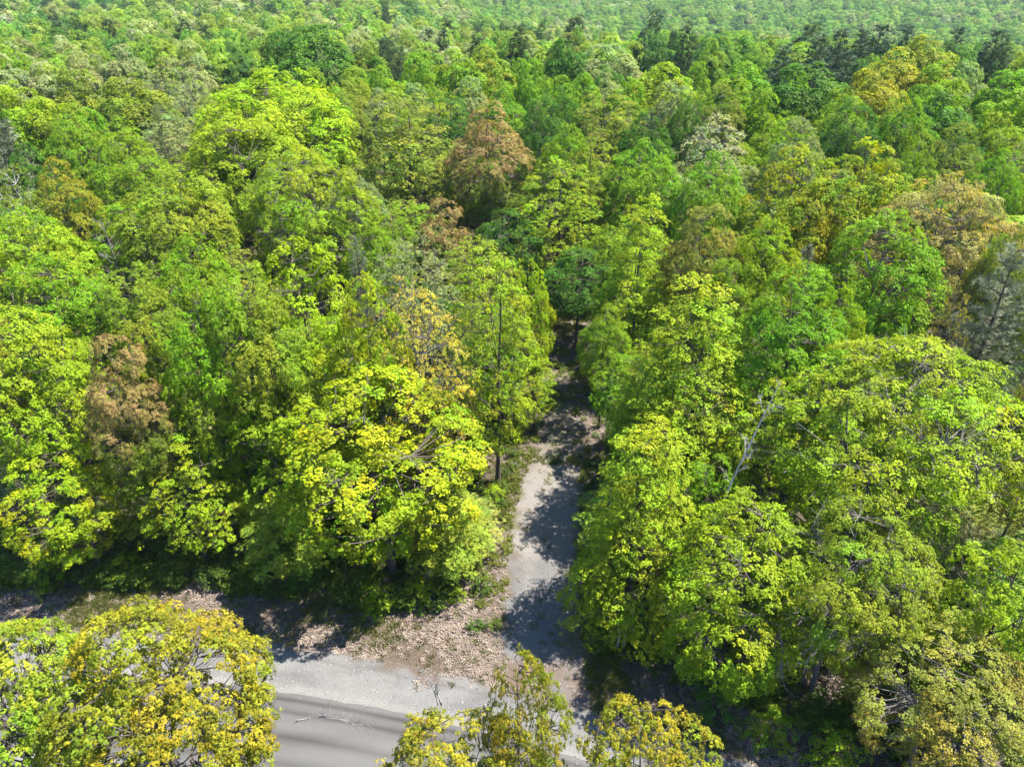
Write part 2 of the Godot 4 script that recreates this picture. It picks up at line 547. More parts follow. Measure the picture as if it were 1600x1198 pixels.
# a pine: whorls of up-swept boughs with tufts of needles
func grow_pine(seed_: int, full: bool) -> Dictionary:
	rng.seed = seed_ * 104729 + 17
	var h := 19.0
	var R := 3.4
	var leaves := Buf.new()
	var wood := Buf.new()
	var list := shapes("needle", 16 if full else 9, 0.42 if full else 0.75, 0.012 if full else 0.05, 0.2)
	var brown := Color(0.8, 0.8, 0.8)
	tube(wood, PackedVector3Array([Vector3(0, -0.2, 0), Vector3(0.1, 6, 0), Vector3(-0.05, 13, 0.1), Vector3(0, 18.6, 0)]), PackedFloat32Array([0.26, 0.19, 0.11, 0.03]), 7, brown)
	var y := h * 0.2
	while y < h * 0.985:
		var u := y / h
		var reach := R * pow(1.0 - u, 0.62) * 1.1 + 0.25
		var n := 6 if u < 0.85 else 4
		for k in n:
			var a := TAU * k / n + rr(-0.4, 0.4) + y * 1.7
			var len_ := reach * rr(0.55, 1.12)
			var dir := Vector3(cos(a), 0, sin(a))
			var at := Vector3(0, y + rr(-0.3, 0.3), 0)
			var rise := rr(0.05, 0.35) + u * 0.5
			var end := at + dir * len_ + Vector3.UP * len_ * rise
			tube(wood, PackedVector3Array([at, at.lerp(end, 0.5) - Vector3.UP * 0.08 * len_, end]), PackedFloat32Array([0.05, 0.03, 0.01]), 4, brown)
			var tufts := int((5 + len_ * 7.0) * (1.0 if full else 0.45))
			for q in tufts:
				var t := sqrt(rr(0.08, 1.0))
				var p := at.lerp(end, t) + Vector3.UP * (t * t - t) * 0.3 * len_ + Vector3(rr(-1, 1), rr(-0.2, 0.3), rr(-1, 1)) * (0.15 + 0.32 * len_ * t * 0.5)
				var ax := (dir * 0.7 + Vector3.UP * 0.8 + rv() * 0.4).normalized()
				var bx := ax.cross(rv()).normalized()
				var v := rr(0.5, 0.85)
				leaves.stamp(list[rng.randi() % list.size()], Transform3D(Basis(bx, ax, bx.cross(ax)) * rr(0.7, 1.2), p), Color(v, v, v * rr(0.85, 1.1)))
		y += rr(0.55, 0.95)
	return {"crown": leaves, "trunk": wood, "limbs": [], "h": h, "R": R}

func grow_dead(seed_: int) -> Dictionary:
	rng.seed = seed_
	var wood := Buf.new()
	var grey := Color(0.85, 0.85, 0.85)
	tube(wood, PackedVector3Array([Vector3(0, -0.2, 0), Vector3(0.2, 5, 0.1), Vector3(0, 10, 0), Vector3(0.2, 14.5, 0)]), PackedFloat32Array([0.19, 0.14, 0.08, 0.02]), 6, grey)
	var bufs := []
	for k in 22:
		var b := Buf.new()
		var y := 5.0 + k * 0.42
		twig_fan(b, Vector3(0.1, y, 0), Vector3(cos(k * 2.4), rr(0.5, 1.1), sin(k * 2.4)).normalized(), rr(1.2, 2.4) * (1.2 - y / 20.0), 0.04, 2, grey)
		bufs.append(b)
	return {"crown": null, "trunk": wood, "limbs": bufs, "h": 15.0, "R": 1.6}

# ---------------------------------------------------------------- trees as things
func proto(kind: String, variant: int) -> Node3D:
	var key := "%s %d" % [kind, variant]
	if protos.has(key):
		return protos[key]
	var g: Dictionary
	var bark := bark_mat("grey bark", lin(0.15, 0.128, 0.11))
	if kind == "pine" or kind == "pine far":
		g = grow_pine(variant + 3, kind == "pine")
		bark = bark_mat("pine bark", lin(0.13, 0.095, 0.075))
	elif kind == "dead":
		g = grow_dead(variant + 11)
		bark = bark_mat("silver bark", lin(0.30, 0.28, 0.27))
	else:
		g = grow(kind, variant + 1)
		if kind == "birch":
			bark = bark_mat("birch bark", lin(0.60, 0.58, 0.55))
		elif kind in ["oak", "sparse"]:
			bark = bark_mat("pale bark", lin(0.19, 0.172, 0.16))
	var o := Node3D.new()
	obj("trunk", g.trunk.mesh(bark), null, o)
	for b in g.limbs:
		obj("limb", b.mesh(bark), null, o)
	if g.crown:
		obj("crown", g.crown.mesh(), null, o)
	o.set_meta("h", g.h)
	o.set_meta("R", g.R)
	protos[key] = o
	return o

const SPECIES := {"loose": ["maple_tree", "maple tree"], "shade": ["maple_tree", "maple tree"], "maple": ["maple_tree", "maple tree"], "gilt": ["maple_tree", "maple tree"], "cone": ["maple_tree", "maple tree"], "oak": ["oak_tree", "oak tree"], "rust": ["oak_tree", "oak tree"],
	"oval": ["broadleaf_tree", "tree"], "airy": ["broadleaf_tree", "tree"], "sparse": ["broadleaf_tree", "tree"], "far": ["broadleaf_tree", "tree"], "birch": ["birch_tree", "birch tree"], "pine": ["pine_tree", "pine tree"], "dead": ["dead_tree", "dead tree"]}
const VARIANTS := {"shade": 2, "loose": 2, "maple": 3, "edge": 3, "gilt": 3, "oak": 3, "rust": 2, "oval": 3, "airy": 2, "cone": 2, "sparse": 2, "birch": 1, "pine": 2, "dead": 1, "far": 6, "pine far": 2}

func plant(kind: String, pal: String, x: float, z: float, h: float, R: float, label: String, ref: String) -> Node3D:
	var form := kind
	var d := sqrt(x * x + z * z)
	if kind == "maple" and d < 48.0:
		form = "edge"
	if pal == "rust":
		form = "rust"
	if pal in ["gilt", "yellow", "lime3"] and kind == "maple":
		form = "gilt"
	if d > 112.0 and kind in ["maple", "oval", "oak", "airy"]:
		form = "far"
	if d > 112.0 and kind == "pine":
		form = "pine far"
	var seed_ := hash("%s %.1f %.1f" % [kind, x, z])
	rng.seed = seed_
	var p := proto(form, absi(seed_ >> 3) % VARIANTS[form])
	rng.seed = seed_
	var o: Node3D = p.duplicate()
	o.remove_meta("h")
	o.remove_meta("R")
	o.name = numbered(SPECIES[kind][0])
	add_child(o)
	o.position = Vector3(x, gy(x, z), z)
	var s: float = R / float(p.get_meta("R"))
	o.basis = Basis(Vector3.UP, rr(0, TAU)).scaled_local(Vector3(s, h / float(p.get_meta("h")), s))
	var c := o.get_node_or_null("crown") as MeshInstance3D
	if c:
		c.material_override = leaf_mat(pal)
	var group := "trees of the woods"
	if kind in ["shade", "loose"]:
		group = "maples on the near side of the road"
	elif kind == "pine" and d > 110.0:
		group = "dark pines on the ridge"
	tag(o, label, SPECIES[kind][1], group)
	trees.append([x, z, R, h, ref])
	return o

func see(x: float, y: float, z: float) -> Vector3:     # column, row and depth as the eye meets them
	var p := Vector3(x, y, z) - EYE
	var pitch := deg_to_rad(30.5)
	var depth := p.dot(Vector3(0, -sin(pitch), -cos(pitch)))
	return Vector3(p.x / depth, p.dot(Vector3(0, cos(pitch), -sin(pitch))) / depth, depth)

const TONE := {"lime": "yellow-green", "lime2": "light olive-green", "green": "mid-green", "fresh": "bright green", "deep": "dark green", "olive": "olive", "pale": "pale green", "gilt": "gold-tipped green", "bronze": "bronze", "tan": "tan-brown", "mustard": "mustard-green", "yellow": "yellow", "zest": "lime", "white": "whitish"}
const FORM := {"maple": "maple", "oval": "round-headed tree", "oak": "oak", "airy": "loose-crowned tree", "sparse": "thin-leaved tree", "pine": "pine"}

func relation(x: float, z: float, t: Array) -> String:
	var a := see(x, 14, z)
	var b := see(t[0], 14, t[1])
	var dx := (a.x - b.x) * b.z
	var dz: float = t[1] - z
	if absf(dx) > absf(dz) * 0.8:
		return "right of" if dx > 0 else "left of"
	if absf(dx) > absf(dz) * 0.35:
		return ("behind and right of" if dx > 0 else "behind and left of") if dz > 0 else ("in front and right of" if dx > 0 else "in front and left of")
	return "behind" if dz > 0 else "in front of"

func describe(kind: String, pal: String, x: float, z: float, R: float) -> String:
	var near := []
	for t in trees:
		if t[4] != "":
			near.append([Vector2(t[0] - x, t[1] - z).length(), t])
	near.sort_custom(func(a, b): return a[0] < b[0])
	var size := "small " if R < 2.7 else "broad " if R > 4.3 else ""
	var head: String = size + TONE[pal] + " " + FORM[kind]
	for k in 5:
		var s: String = head + " " + relation(x, z, near[k][1]) + " " + near[k][1][4]
		if not used_labels.has(s) and s.split(" ").size() <= 16:
			return s
	for k in 4:
		for j in range(k + 1, 6):
			var s: String = head + " between " + near[k][1][4] + " and " + near[j][1][4]
			if not used_labels.has(s) and s.split(" ").size() <= 16:
				return s
	return head + " deep among the back woods"

func clear_of(x: float, z: float, R: float) -> bool:
	if z > road_z(x) - 6.0 - R * 0.6:
		return false
	if z > -76.0 and absf(x - drive_x(z)) < 3.0 + R * 0.8:
		return false
	for t in trees:
		if Vector2(t[0] - x, t[1] - z).length() < (R + t[2]) * 0.72:
			return false
	return true

func pick_palette(x: float, z: float) -> String:
	var n := wob.get_noise_2d(x * 1.4 + 300.0, z * 1.4)
	var right := x > -0.05 * absf(z)
	var r := rng.randf() + n * 0.5
	if right:
		for q in [[0.12, "deep"], [0.40, "fresh"], [0.62, "green"], [0.80, "lime"], [0.90, "lime2"], [0.97, "pale"]]:
			if r < q[0]:
				return q[1]
		return "olive"
	for q in [[0.07, "deep"], [0.24, "olive"], [0.46, "green"], [0.70, "lime"], [0.84, "lime2"], [0.94, "fresh"]]:
		if r < q[0]:
			return q[1]
	return "pale"

func fill_woods(most: int) -> void:
	var cand := []
	rng.seed = 4242
	for i in 5200:
		var d := sqrt(rr(36.0 * 36.0, 172.0 * 172.0))
		var a := rr(-0.70, 0.70)
		cand.append([d, d * sin(a), -d * cos(a)])
	cand.sort_custom(func(a, b): return a[0] < b[0])
	var state := 99
	for q in cand:
		if trees.size() >= most:
			break
		rng.seed = state
		state += 13
		var d: float = q[0]
		var R := rr(2.4, 3.6) if d < 62.0 else rr(3.2, 5.2)
		if not clear_of(q[1], q[2], R):
			continue
		var h := rr(8.0, 11.5) if d < 62.0 else rr(13.0, 17.0)
		if d > 100.0:
			h = rr(16.5, 21.0)
		var pal := pick_palette(q[1], q[2])
		var r := rng.randf()
		var kind: String = "maple" if r < 0.45 else "oval" if r < 0.72 else "oak" if r < 0.86 else "airy"
		plant(kind, pal, q[1], q[2], h, R, describe(kind, pal, q[1], q[2], R), "")

# the woods that run on to the skyline, too many to tell apart
func far_woods() -> void:
	var holder := Node3D.new()
	holder.name = "distant_forest"
	add_child(holder)
	holder.set_meta("kind", "stuff")
	holder.set_meta("label", "spring woods running on to the far hills")
	var tones := [Color(0.135, 0.175, 0.018), Color(0.098, 0.150, 0.015), Color(0.085, 0.150, 0.018), Color(0.048, 0.100, 0.018), Color(0.118, 0.135, 0.028), Color(0.150, 0.165, 0.060), Color(0.180, 0.190, 0.095), Color(0.130, 0.115, 0.040)]
	var place := [[], [], [], [], [], [], [], []]
	var tint := [PackedColorArray(), PackedColorArray(), PackedColorArray(), PackedColorArray(), PackedColorArray(), PackedColorArray(), PackedColorArray(), PackedColorArray()]
	rng.seed = 777
	var z := -26.0
	while z > -1180.0:
		var step := 5.2 if z > -250.0 else 7.0 if z > -420.0 else 9.0
		var x := -(absf(z) * 0.80 + 14.0)
		while x < absf(z) * 0.80 + 14.0:
			var px := x + rr(-0.5, 0.5) * step
			var pz := z + rr(-0.6, 0.6) * step
			x += step
			var d := sqrt(px * px + pz * pz)
			var right := px > -0.05 * absf(pz)
			if d > 1150.0 or (px < -0.22 * absf(pz) and d > 760.0):
				continue
			if pz > road_z(px) - 8.0 or pz > -76.0 and absf(px - drive_x(pz)) < 5.5:
				continue
			var R := rr(3.0, 5.0) * (1.0 if d < 250.0 else 1.3 if d < 420.0 else 1.6)
			var h := rr(17.0, 22.0) if d < 250.0 else rr(15.0, 25.0)
			if d < 165.0:
				R = rr(2.4, 4.2)
				h = rr(10.0, 15.0) if d > 85.0 else rr(4.0, 8.0)
				var hit := false
				for t in trees:
					var apart := Vector2(t[0] - px, t[1] - pz).length()
					if d < 85.0 and apart < 1.8 or d >= 85.0 and apart < (R + t[2]) * 0.55:
						hit = true
						break
				if hit:
					continue
			var n := wob.get_noise_2d(px * 0.55 + 900.0, pz * 0.55)
			var pine := rng.randf() < 0.004 + 0.2 * smoothstep(0.33, 0.55, wob.get_noise_2d(px * 0.8 - 700.0, pz * 0.8))
			if px < -0.3 * absf(pz) and d > 480.0 and d < 512.0:
				pine = rng.randf() < 0.6
			if right and d > 150.0 and d < 185.0 and rng.randf() < 0.03:
				pine = true
			var m: int
			var col: Color
			if pine and d > 120.0 and d < 540.0:
				m = 6 + rng.randi() % 2
				col = Color(0.036, 0.058, 0.030) * rr(0.8, 1.3)
				R = rr(3.2, 5.0)
				h = rr(20.0, 25.0)
			else:
				m = 5 if d < 85.0 else rng.randi() % 3 if d < 270.0 else 3 + rng.randi() % 2
				var q := rng.randf() + n * 0.85 + (0.0 if right else 0.10)
				var idx := 3 if q < 0.06 else 2 if q < 0.30 else 1 if q < 0.52 else 0 if q < 0.74 else 4 if q < 0.86 else 5 if q < 0.95 else 6 if q < 1.06 else 5
				if right and d > 420.0 and rng.randf() < 0.5:
					idx = 2 if rng.randf() < 0.6 else 1
				col = tones[idx] * 1.5 * rr(0.75, 1.3)
				col.g *= rr(0.94, 1.06)
			col.a = 1.0
			var sc: float = R / (4.8 if m < 6 else 3.4)
			place[m].append(Transform3D(Basis(Vector3.UP, rr(0, TAU)).scaled_local(Vector3(sc * rr(0.88, 1.12), h / (20.0 if m < 6 else 19.0), sc)), Vector3(px, gy(px, pz), pz)))
			tint[m].append(Color(col.r / 0.52, col.g / 0.52, col.b / 0.52))
		z -= step
	var white := leaf_mat("weed").duplicate()
	white.resource_name = "distant leaves"
	white.albedo_color = Color.WHITE
	mats["distant leaves"] = white
	for m in 8:
		var g: Dictionary = grow("far", 40 + m) if m < 3 else grow("farther", 40 + m) if m < 5 else grow("airy", 60) if m == 5 else grow_pine(m, false)
		scatter("canopy", g.crown.mesh(white), place[m], tint[m], holder)

# ---------------------------------------------------------------- ground
func spaced(lo: float, hi: float, step: float, reach: float) -> PackedFloat32Array:
	var mid := PackedFloat32Array()
	var x := lo
	while x <= hi:
		mid.append(x)
		x += step
	var up := PackedFloat32Array()
	var g := step
	x = mid[-1]
	while x < reach:
		g *= 1.16
		x += g
		up.append(x)
	var dn := PackedFloat32Array()
	g = step
	x = lo
	while x > -reach:
		g *= 1.16
		x -= g
		dn.append(x)
	dn.reverse()
	dn.append_array(mid)
	dn.append_array(up)
	return dn

func ground_tone(x: float, z: float) -> Color:
	var n := wob.get_noise_2d(x * 14.0, z * 14.0)
	var n2 := wob.get_noise_2d(x * 5.0 + 77.0, z * 5.0)
	var n3 := wob.get_noise_2d(x * 42.0, z * 42.0 + 31.0)
	var c := Color(0.115, 0.095, 0.078).lerp(Color(0.10, 0.075, 0.055), clampf(0.35 + n * 1.1, 0, 1))
	c = c.lerp(Color(0.105, 0.125, 0.035), clampf(n2 * 1.6 + n3 * 0.6 - 0.12, 0, 0.75))
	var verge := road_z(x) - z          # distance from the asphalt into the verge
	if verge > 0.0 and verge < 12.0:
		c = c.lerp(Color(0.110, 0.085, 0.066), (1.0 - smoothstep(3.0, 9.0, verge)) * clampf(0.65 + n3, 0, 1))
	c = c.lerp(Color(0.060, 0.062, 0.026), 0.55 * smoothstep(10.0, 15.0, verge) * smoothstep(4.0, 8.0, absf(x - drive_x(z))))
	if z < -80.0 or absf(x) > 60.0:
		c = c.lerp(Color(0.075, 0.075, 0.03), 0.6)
	return c

func sheet(nu: int, nv: int, at: Callable, tone: Callable) -> ArrayMesh:
	var st := SurfaceTool.new()
	st.begin(Mesh.PRIMITIVE_TRIANGLES)
	for j in nv:
		for i in nu:
			var p: Vector3 = at.call(i, j)
			var c: Color = tone.call(p, i, j)
			st.set_color(c)
			st.add_vertex(p)
	for j in nv - 1:
		for i in nu - 1:
			var k := j * nu + i
			for q in [k, k + 1, k + nu, k + 1, k + nu + 1, k + nu]:
				st.add_index(q)
	st.generate_normals()
	return st.commit()

func lay_ground() -> void:
	var xs := spaced(-36.0, 28.0, 0.33, 4000.0)
	var zs := spaced(-80.0, -18.0, 0.33, 4000.0)
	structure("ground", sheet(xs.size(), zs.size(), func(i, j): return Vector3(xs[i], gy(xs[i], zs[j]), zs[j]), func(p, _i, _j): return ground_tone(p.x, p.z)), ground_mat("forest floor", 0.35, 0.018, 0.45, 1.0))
	# asphalt with its wheel tracks
	var track := func(p: Vector3, i: int, _j: int) -> Color:
		var t := i / 20.0
		var v := 0.086 + 0.022 * wob.get_noise_2d(p.x * 2.0, p.z * 20.0)
		v -= 0.040 * exp(-pow((t - 0.10) / 0.030, 2.0)) + 0.035 * exp(-pow((t - 0.24) / 0.03, 2.0)) + 0.030 * exp(-pow((t - 0.55) / 0.05, 2.0)) + 0.025 * exp(-pow((t - 0.85) / 0.05, 2.0))
		v += 0.012 * exp(-pow((t - 0.4) / 0.08, 2.0))
		return Color(v, v * 0.985, v * 0.985)
	structure("asphalt_road", sheet(21, 260, func(i, j): var x: float = -75.0 + j * 0.5; return Vector3(x + i * 0.045, 0.012, road_z(x) + i * 0.25), track), ground_mat("asphalt", 0.5, 0.05, 0.78, 1.0, 0.85))
	# gravel shoulders
	var shoulder := func(p: Vector3, i: int, _j: int) -> Color:
		var n := wob.get_noise_2d(p.x * 9.0, p.z * 22.0)
		var n3 := wob.get_noise_2d(p.x * 30.0 + 60.0, p.z * 40.0)
		var c := Color(0.165, 0.165, 0.162).lerp(Color(0.118, 0.118, 0.118), clampf(0.4 + n * 1.3 + n3 * 0.6, 0, 1))
		c = c.lerp(Color(0.205, 0.198, 0.19), exp(-pow((i - 1.0) / 1.6, 2.0)) * 0.8)
		c = c.lerp(Color(0.10, 0.098, 0.096), exp(-pow((i - 11.0) / 0.6, 2.0)) * 0.55)
		return c.lerp(ground_tone(p.x, p.z), smoothstep(11.5, 15.0, i + n3 * 4.0))
	structure("gravel_shoulder", sheet(16, 420, func(i, j): var x: float = -75.0 + j * 0.31; var w: float = 3.2 + 0.5 * wob.get_noise_2d(x * 6.0, 5.0); return Vector3(x, gy(x, road_z(x) - i * 0.2) + 0.026, road_z(x) + 0.12 * wob.get_noise_2d(x * 22.0, 0.0) + 0.1 - i / 15.0 * w), shoulder), ground_mat("gravel", 0.7, 0.09, 0.6, 1.0))
	structure("gravel_shoulder", sheet(12, 420, func(i, j): var x: float = -75.0 + j * 0.31; return Vector3(x, 0.026, road_z(x) + 4.9 + 0.12 * wob.get_noise_2d(x * 22.0, 40.0) + i * 0.2), func(p, i, j): return (shoulder as Callable).call(p, i, j)), ground_mat("gravel near", 0.7, 0.09, 0.6, 1.0))
	# driveway
	var lane := func(p: Vector3, i: int, _j: int) -> Color:
		var s := (i - 12) / 12.0
		var n := wob.get_noise_2d(p.x * 10.0, p.z * 10.0 + 400.0)
		var n3 := wob.get_noise_2d(p.x * 36.0, p.z * 36.0 + 400.0)
		var c := Color(0.155, 0.143, 0.134).lerp(Color(0.11, 0.095, 0.082), clampf(0.35 + n * 1.2 + n3 * 0.5, 0, 1))
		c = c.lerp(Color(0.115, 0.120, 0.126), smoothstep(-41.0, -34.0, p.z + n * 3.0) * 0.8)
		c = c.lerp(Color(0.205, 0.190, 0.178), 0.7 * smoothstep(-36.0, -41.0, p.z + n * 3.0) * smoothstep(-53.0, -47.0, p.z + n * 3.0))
		var mouth := smoothstep(-30.5, -27.5, p.z + n * 2.0)
		c = c.lerp(Color(0.120, 0.088, 0.068), mouth * clampf(0.6 + n * 1.5, 0, 1))
		c = c.lerp(Color(0.12, 0.135, 0.045), clampf(exp(-pow(s / 0.22, 2.0)) * (0.4 + n3) * smoothstep(-42.0, -52.0, p.z), 0, 0.7))
		c = c.lerp(Color(0.130, 0.110, 0.080), smoothstep(-45.0, -53.0, p.z + n * 5.0) * 0.8)
		c = c.lerp(Color(0.075, 0.100, 0.022), smoothstep(-46.0, -54.0, p.z) * clampf(n * 2.0 + n3 + 0.25, 0, 0.85))
		c = c.lerp(Color(0.185, 0.172, 0.163), 0.55 * (exp(-pow((s - 0.36) / 0.13, 2.0)) + exp(-pow((s + 0.30) / 0.13, 2.0))) * smoothstep(-62.0, -44.0, p.z) * smoothstep(-29.0, -34.0, p.z) * clampf(0.8 + n3, 0, 1))
		return c.lerp(ground_tone(p.x, p.z), smoothstep(0.5, 0.92, absf(s) + n3 * 0.5 + n * 0.3))
	structure("driveway", sheet(25, 190, func(i, j): var z: float = -25.6 - j * 0.31; var x: float = drive_x(z) + (i - 12) / 12.0 * (drive_half(z) + 0.9); return Vector3(x, gy(x, z) + 0.02, z), lane), ground_mat("driveway gravel", 0.6, 0.07, 0.6, 1.0))

func verge_spot() -> Vector2:
	# open ground: the verge, the mouth and the sides of the driveway
	if rng.randf() < 0.5:
		var x := rr(-36.0, 24.0)
		return Vector2(x, road_z(x) - rr(2.9, 12.0))
	var z := rr(-78.0, -27.0)
	return Vector2(drive_x(z) + rr(-7.5, 6.0), z)

func lay_litter() -> void:
	rng.seed = 31
	# dead leaves
	var b := Buf.new()
	for q in 3:
		var s := rosette("kite", 3, 0.10, 0.08, 0.1)
		b.stamp(s, Transform3D(Basis(), Vector3(q * 0.13 - 0.13, 0.02, rr(-0.12, 0.12))), Color(0.8, 0.8, 0.8).lerp(Color(0.6, 0.55, 0.5), rng.randf()))
	var m := StandardMaterial3D.new()
	m.resource_name = "dead leaves"
	m.vertex_color_use_as_albedo = true
	m.roughness = 0.8
	var where := []
	var tint := PackedColorArray()
	for i in 24000:
		var p := verge_spot()
		var dx := absf(p.x - drive_x(p.y))
		if dx < 2.4 and p.y > -50.0 and rng.randf() < 0.93:
			continue
		if rng.randf() > clampf(0.55 + 2.2 * wob.get_noise_2d(p.x * 6.0 + 20.0, p.y * 6.0), 0.08, 1.0):
			continue
		var v := rr(0.6, 1.25)
		where.append(Transform3D(Basis.from_euler(Vector3(rr(-0.4, 0.4), rr(0, TAU), rr(-0.4, 0.4))) * rr(0.6, 1.3), Vector3(p.x, gy(p.x, p.y) + 0.03, p.y)))
		tint.append(Color(0.19, 0.155, 0.128).lerp(Color(0.11, 0.075, 0.048), rng.randf() * rng.randf()) * v)
	scatter("leaf_litter", b.mesh(m), where, tint)
	# stones of the shoulders and the driveway
	var st := Buf.new()
	var ico := [Vector3(0, 0.7, 0), Vector3(1, 0, 0.2), Vector3(0.2, 0.1, 1), Vector3(-0.9, 0, 0.4), Vector3(-0.3, 0.1, -1), Vector3(0.8, 0.1, -0.7)]
	for k in range(1, 6):
		var k2 := k % 5 + 1
		st.v.append_array([ico[0], ico[k], ico[k2], ico[k], Vector3(0, -0.5, 0), ico[k2]])
	for k in st.v.size():
		st.c.append(Color.WHITE)
	var sm := StandardMaterial3D.new()
	sm.resource_name = "gravel stones"
	sm.vertex_color_use_as_albedo = true
	sm.roughness = 0.9
	where = []
	tint = PackedColorArray()
	for i in 22000:
		var x: float
		var z: float
		if i % 3 < 2:
			x = rr(-34.0, 14.0)
			z = road_z(x) - rr(0.0, 3.1) + (0.0 if rng.randf() < 0.93 else 0.9 * rng.randf())
		else:
			z = rr(-60.0, -26.0)
			x = drive_x(z) + rr(-2.8, 2.8)
		var v := rr(0.07, 0.22)
		where.append(Transform3D(Basis.from_euler(Vector3(rr(0, 6), rr(0, 6), rr(0, 6))) * (0.014 + 0.03 * pow(rng.randf(), 3.0)), Vector3(x, gy(x, z) + 0.035, z)))
		tint.append(Color(v, v * 0.99, v * 0.97))
	scatter("gravel_stones", st.mesh(sm), where, tint)
	# grass and weeds
	var g := Buf.new()
	for k in 16:
		var a := rr(0, TAU)
		var o := Vector3(rr(-0.14, 0.14), 0, rr(-0.14, 0.14))
		var d := Vector3(cos(a), 0, sin(a))
		var w := Vector3(-d.z, 0, d.x) * 0.012
		var hgt := rr(0.12, 0.34)
		g.stamp(PackedVector3Array([o - w, o + w, o + d * 0.06 + Vector3.UP * hgt * 0.6, o + w, o + d * 0.06 + Vector3.UP * hgt * 0.6, o + d * 0.18 + Vector3.UP * hgt]), Transform3D(), Color(0.7, 0.7, 0.7) * rr(0.8, 1.3))
	where = []
	tint = PackedColorArray()
	for i in 30000:
		var p := verge_spot()
		var n := wob.get_noise_2d(p.x * 5.0 + 77.0, p.y * 5.0)
		var s := absf(p.x - drive_x(p.y)) / 2.6
		if s < 0.9 and (p.y > -48.0 and rng.randf() < 0.97):
			continue
		if rng.randf() > clampf(0.28 + n * 2.0, 0.05, 1.0):
			continue
		where.append(Transform3D(Basis(Vector3.UP, rr(0, TAU)) * rr(0.5, 1.25), Vector3(p.x, gy(p.x, p.y) + 0.01, p.y)))
		tint.append(Color(0.13, 0.175, 0.03).lerp(Color(0.25, 0.22, 0.09), rng.randf() * rng.randf()) * rr(0.7, 1.2))
	var gm: StandardMaterial3D = leaf_mat("weed").duplicate()
	gm.albedo_color = Color.WHITE
	gm.resource_name = "grass blades"
	scatter("grass", g.mesh(gm), where, tint)
	# saplings and low growth under the trees
	var u := Buf.new()
	var list := shapes("kite", 6, 0.13, 0.11, 0.4)
	for k in 34:
		var p := Vector3(rr(-0.5, 0.5), rr(0.15, 1.1), rr(-0.5, 0.5))
		u.stamp(list[k % 7], Transform3D(Basis.from_euler(Vector3(rr(-0.5, 0.5), rr(0, TAU), rr(-0.5, 0.5))), p), Color(0.7, 0.7, 0.7) * rr(0.7, 1.3))
	where = []
	tint = PackedColorArray()
	for i in 3600:
		var p: Vector2
		if i % 3 == 0:
			var z := rr(-90.0, -34.0)
			p = Vector2(drive_x(z) + (rr(3.0, 9.0) if rng.randf() < 0.5 else rr(-9.0, -3.0)), z)
		else:
			var x := rr(-42.0, 34.0)
			p = Vector2(x, road_z(x) - (6.5 + 14.0 * pow(rng.randf(), 1.6)))
		if absf(p.x - drive_x(p.y)) < 3.0:
			continue
		if p.x > -9.0 and p.x < 2.0 and p.y > -42.0 and rng.randf() < 0.75:
			continue
		if rng.randf() > clampf(0.5 + 1.5 * wob.get_noise_2d(p.x * 7.0, p.y * 7.0 + 55.0), 0.05, 1.0):
			continue
		var s := rr(0.5, 1.5)
		if absf(p.x - drive_x(p.y)) < 4.2:
			s *= 0.7
		where.append(Transform3D(Basis(Vector3.UP, rr(0, TAU)).scaled_local(Vector3(s, s * rr(0.5, 1.3), s)), Vector3(p.x, gy(p.x, p.y), p.y)))
		tint.append(Color(0.11, 0.16, 0.015).lerp(Color(0.06, 0.12, 0.015), rng.randf()) * rr(0.8, 1.2))
	for i in 260:
		var z := rr(-52.0, -33.0)
		var x := drive_x(z) - drive_half(z) - rr(-0.1, 2.2) if rng.randf() < 0.75 else drive_x(z) + drive_half(z) + rr(0.0, 1.0)
		var s := rr(0.2, 0.55)
		where.append(Transform3D(Basis(Vector3.UP, rr(0, TAU)).scaled_local(Vector3(s, s * 0.8, s)), Vector3(x, gy(x, z), z)))
		tint.append(Color(0.14, 0.165, 0.022) * rr(0.8, 1.2))
	for i in 420:
		var z := rr(-84.0, -50.0)
		if rng.randf() > smoothstep(-49.0, -60.0, z) * 0.9 + 0.08:
			continue
		var x := drive_x(z) + rr(-2.6, 2.6)
		if wob.get_noise_2d(x * 9.0, z * 9.0) < -0.06:
			continue
		var s := rr(0.25, 0.6)
		where.append(Transform3D(Basis(Vector3.UP, rr(0, TAU)).scaled_local(Vector3(s * 1.4, s * 0.7, s * 1.4)), Vector3(x, gy(x, z), z)))
		tint.append(Color(0.12, 0.165, 0.02) * rr(0.8, 1.2))
	scatter("undergrowth", u.mesh(gm), where, tint)

# ---------------------------------------------------------------- small things
func branch_mesh(length: float, r: float, depth: int, bend: float) -> ArrayMesh:
	var b := Buf.new()
	var pts := PackedVector3Array()
	var rad := PackedFloat32Array()
	var dir := Vector3(1, 0, 0)
	var p := Vector3.ZERO
	for k in 7:
		pts.append(p)
		rad.append(lerpf(r, r * 0.25, k / 6.0))
		p += dir * length / 6.0
		dir = (dir + Vector3(0, rr(-bend, bend) * 0.5, rr(-bend, bend))).normalized()
	tube(b, pts, rad, 5, Color(0.8, 0.8, 0.8))
	if depth > 0:
		for k in 7:
			var t := 2 + rng.randi() % 5
			twig_fan(b, pts[t], Vector3(rr(0.3, 1.0), rr(0.0, 0.5), rr(-1, 1)).normalized(), length * rr(0.15, 0.32), r * 0.4, depth - 1, Color(0.8, 0.8, 0.8))
	return b.mesh()

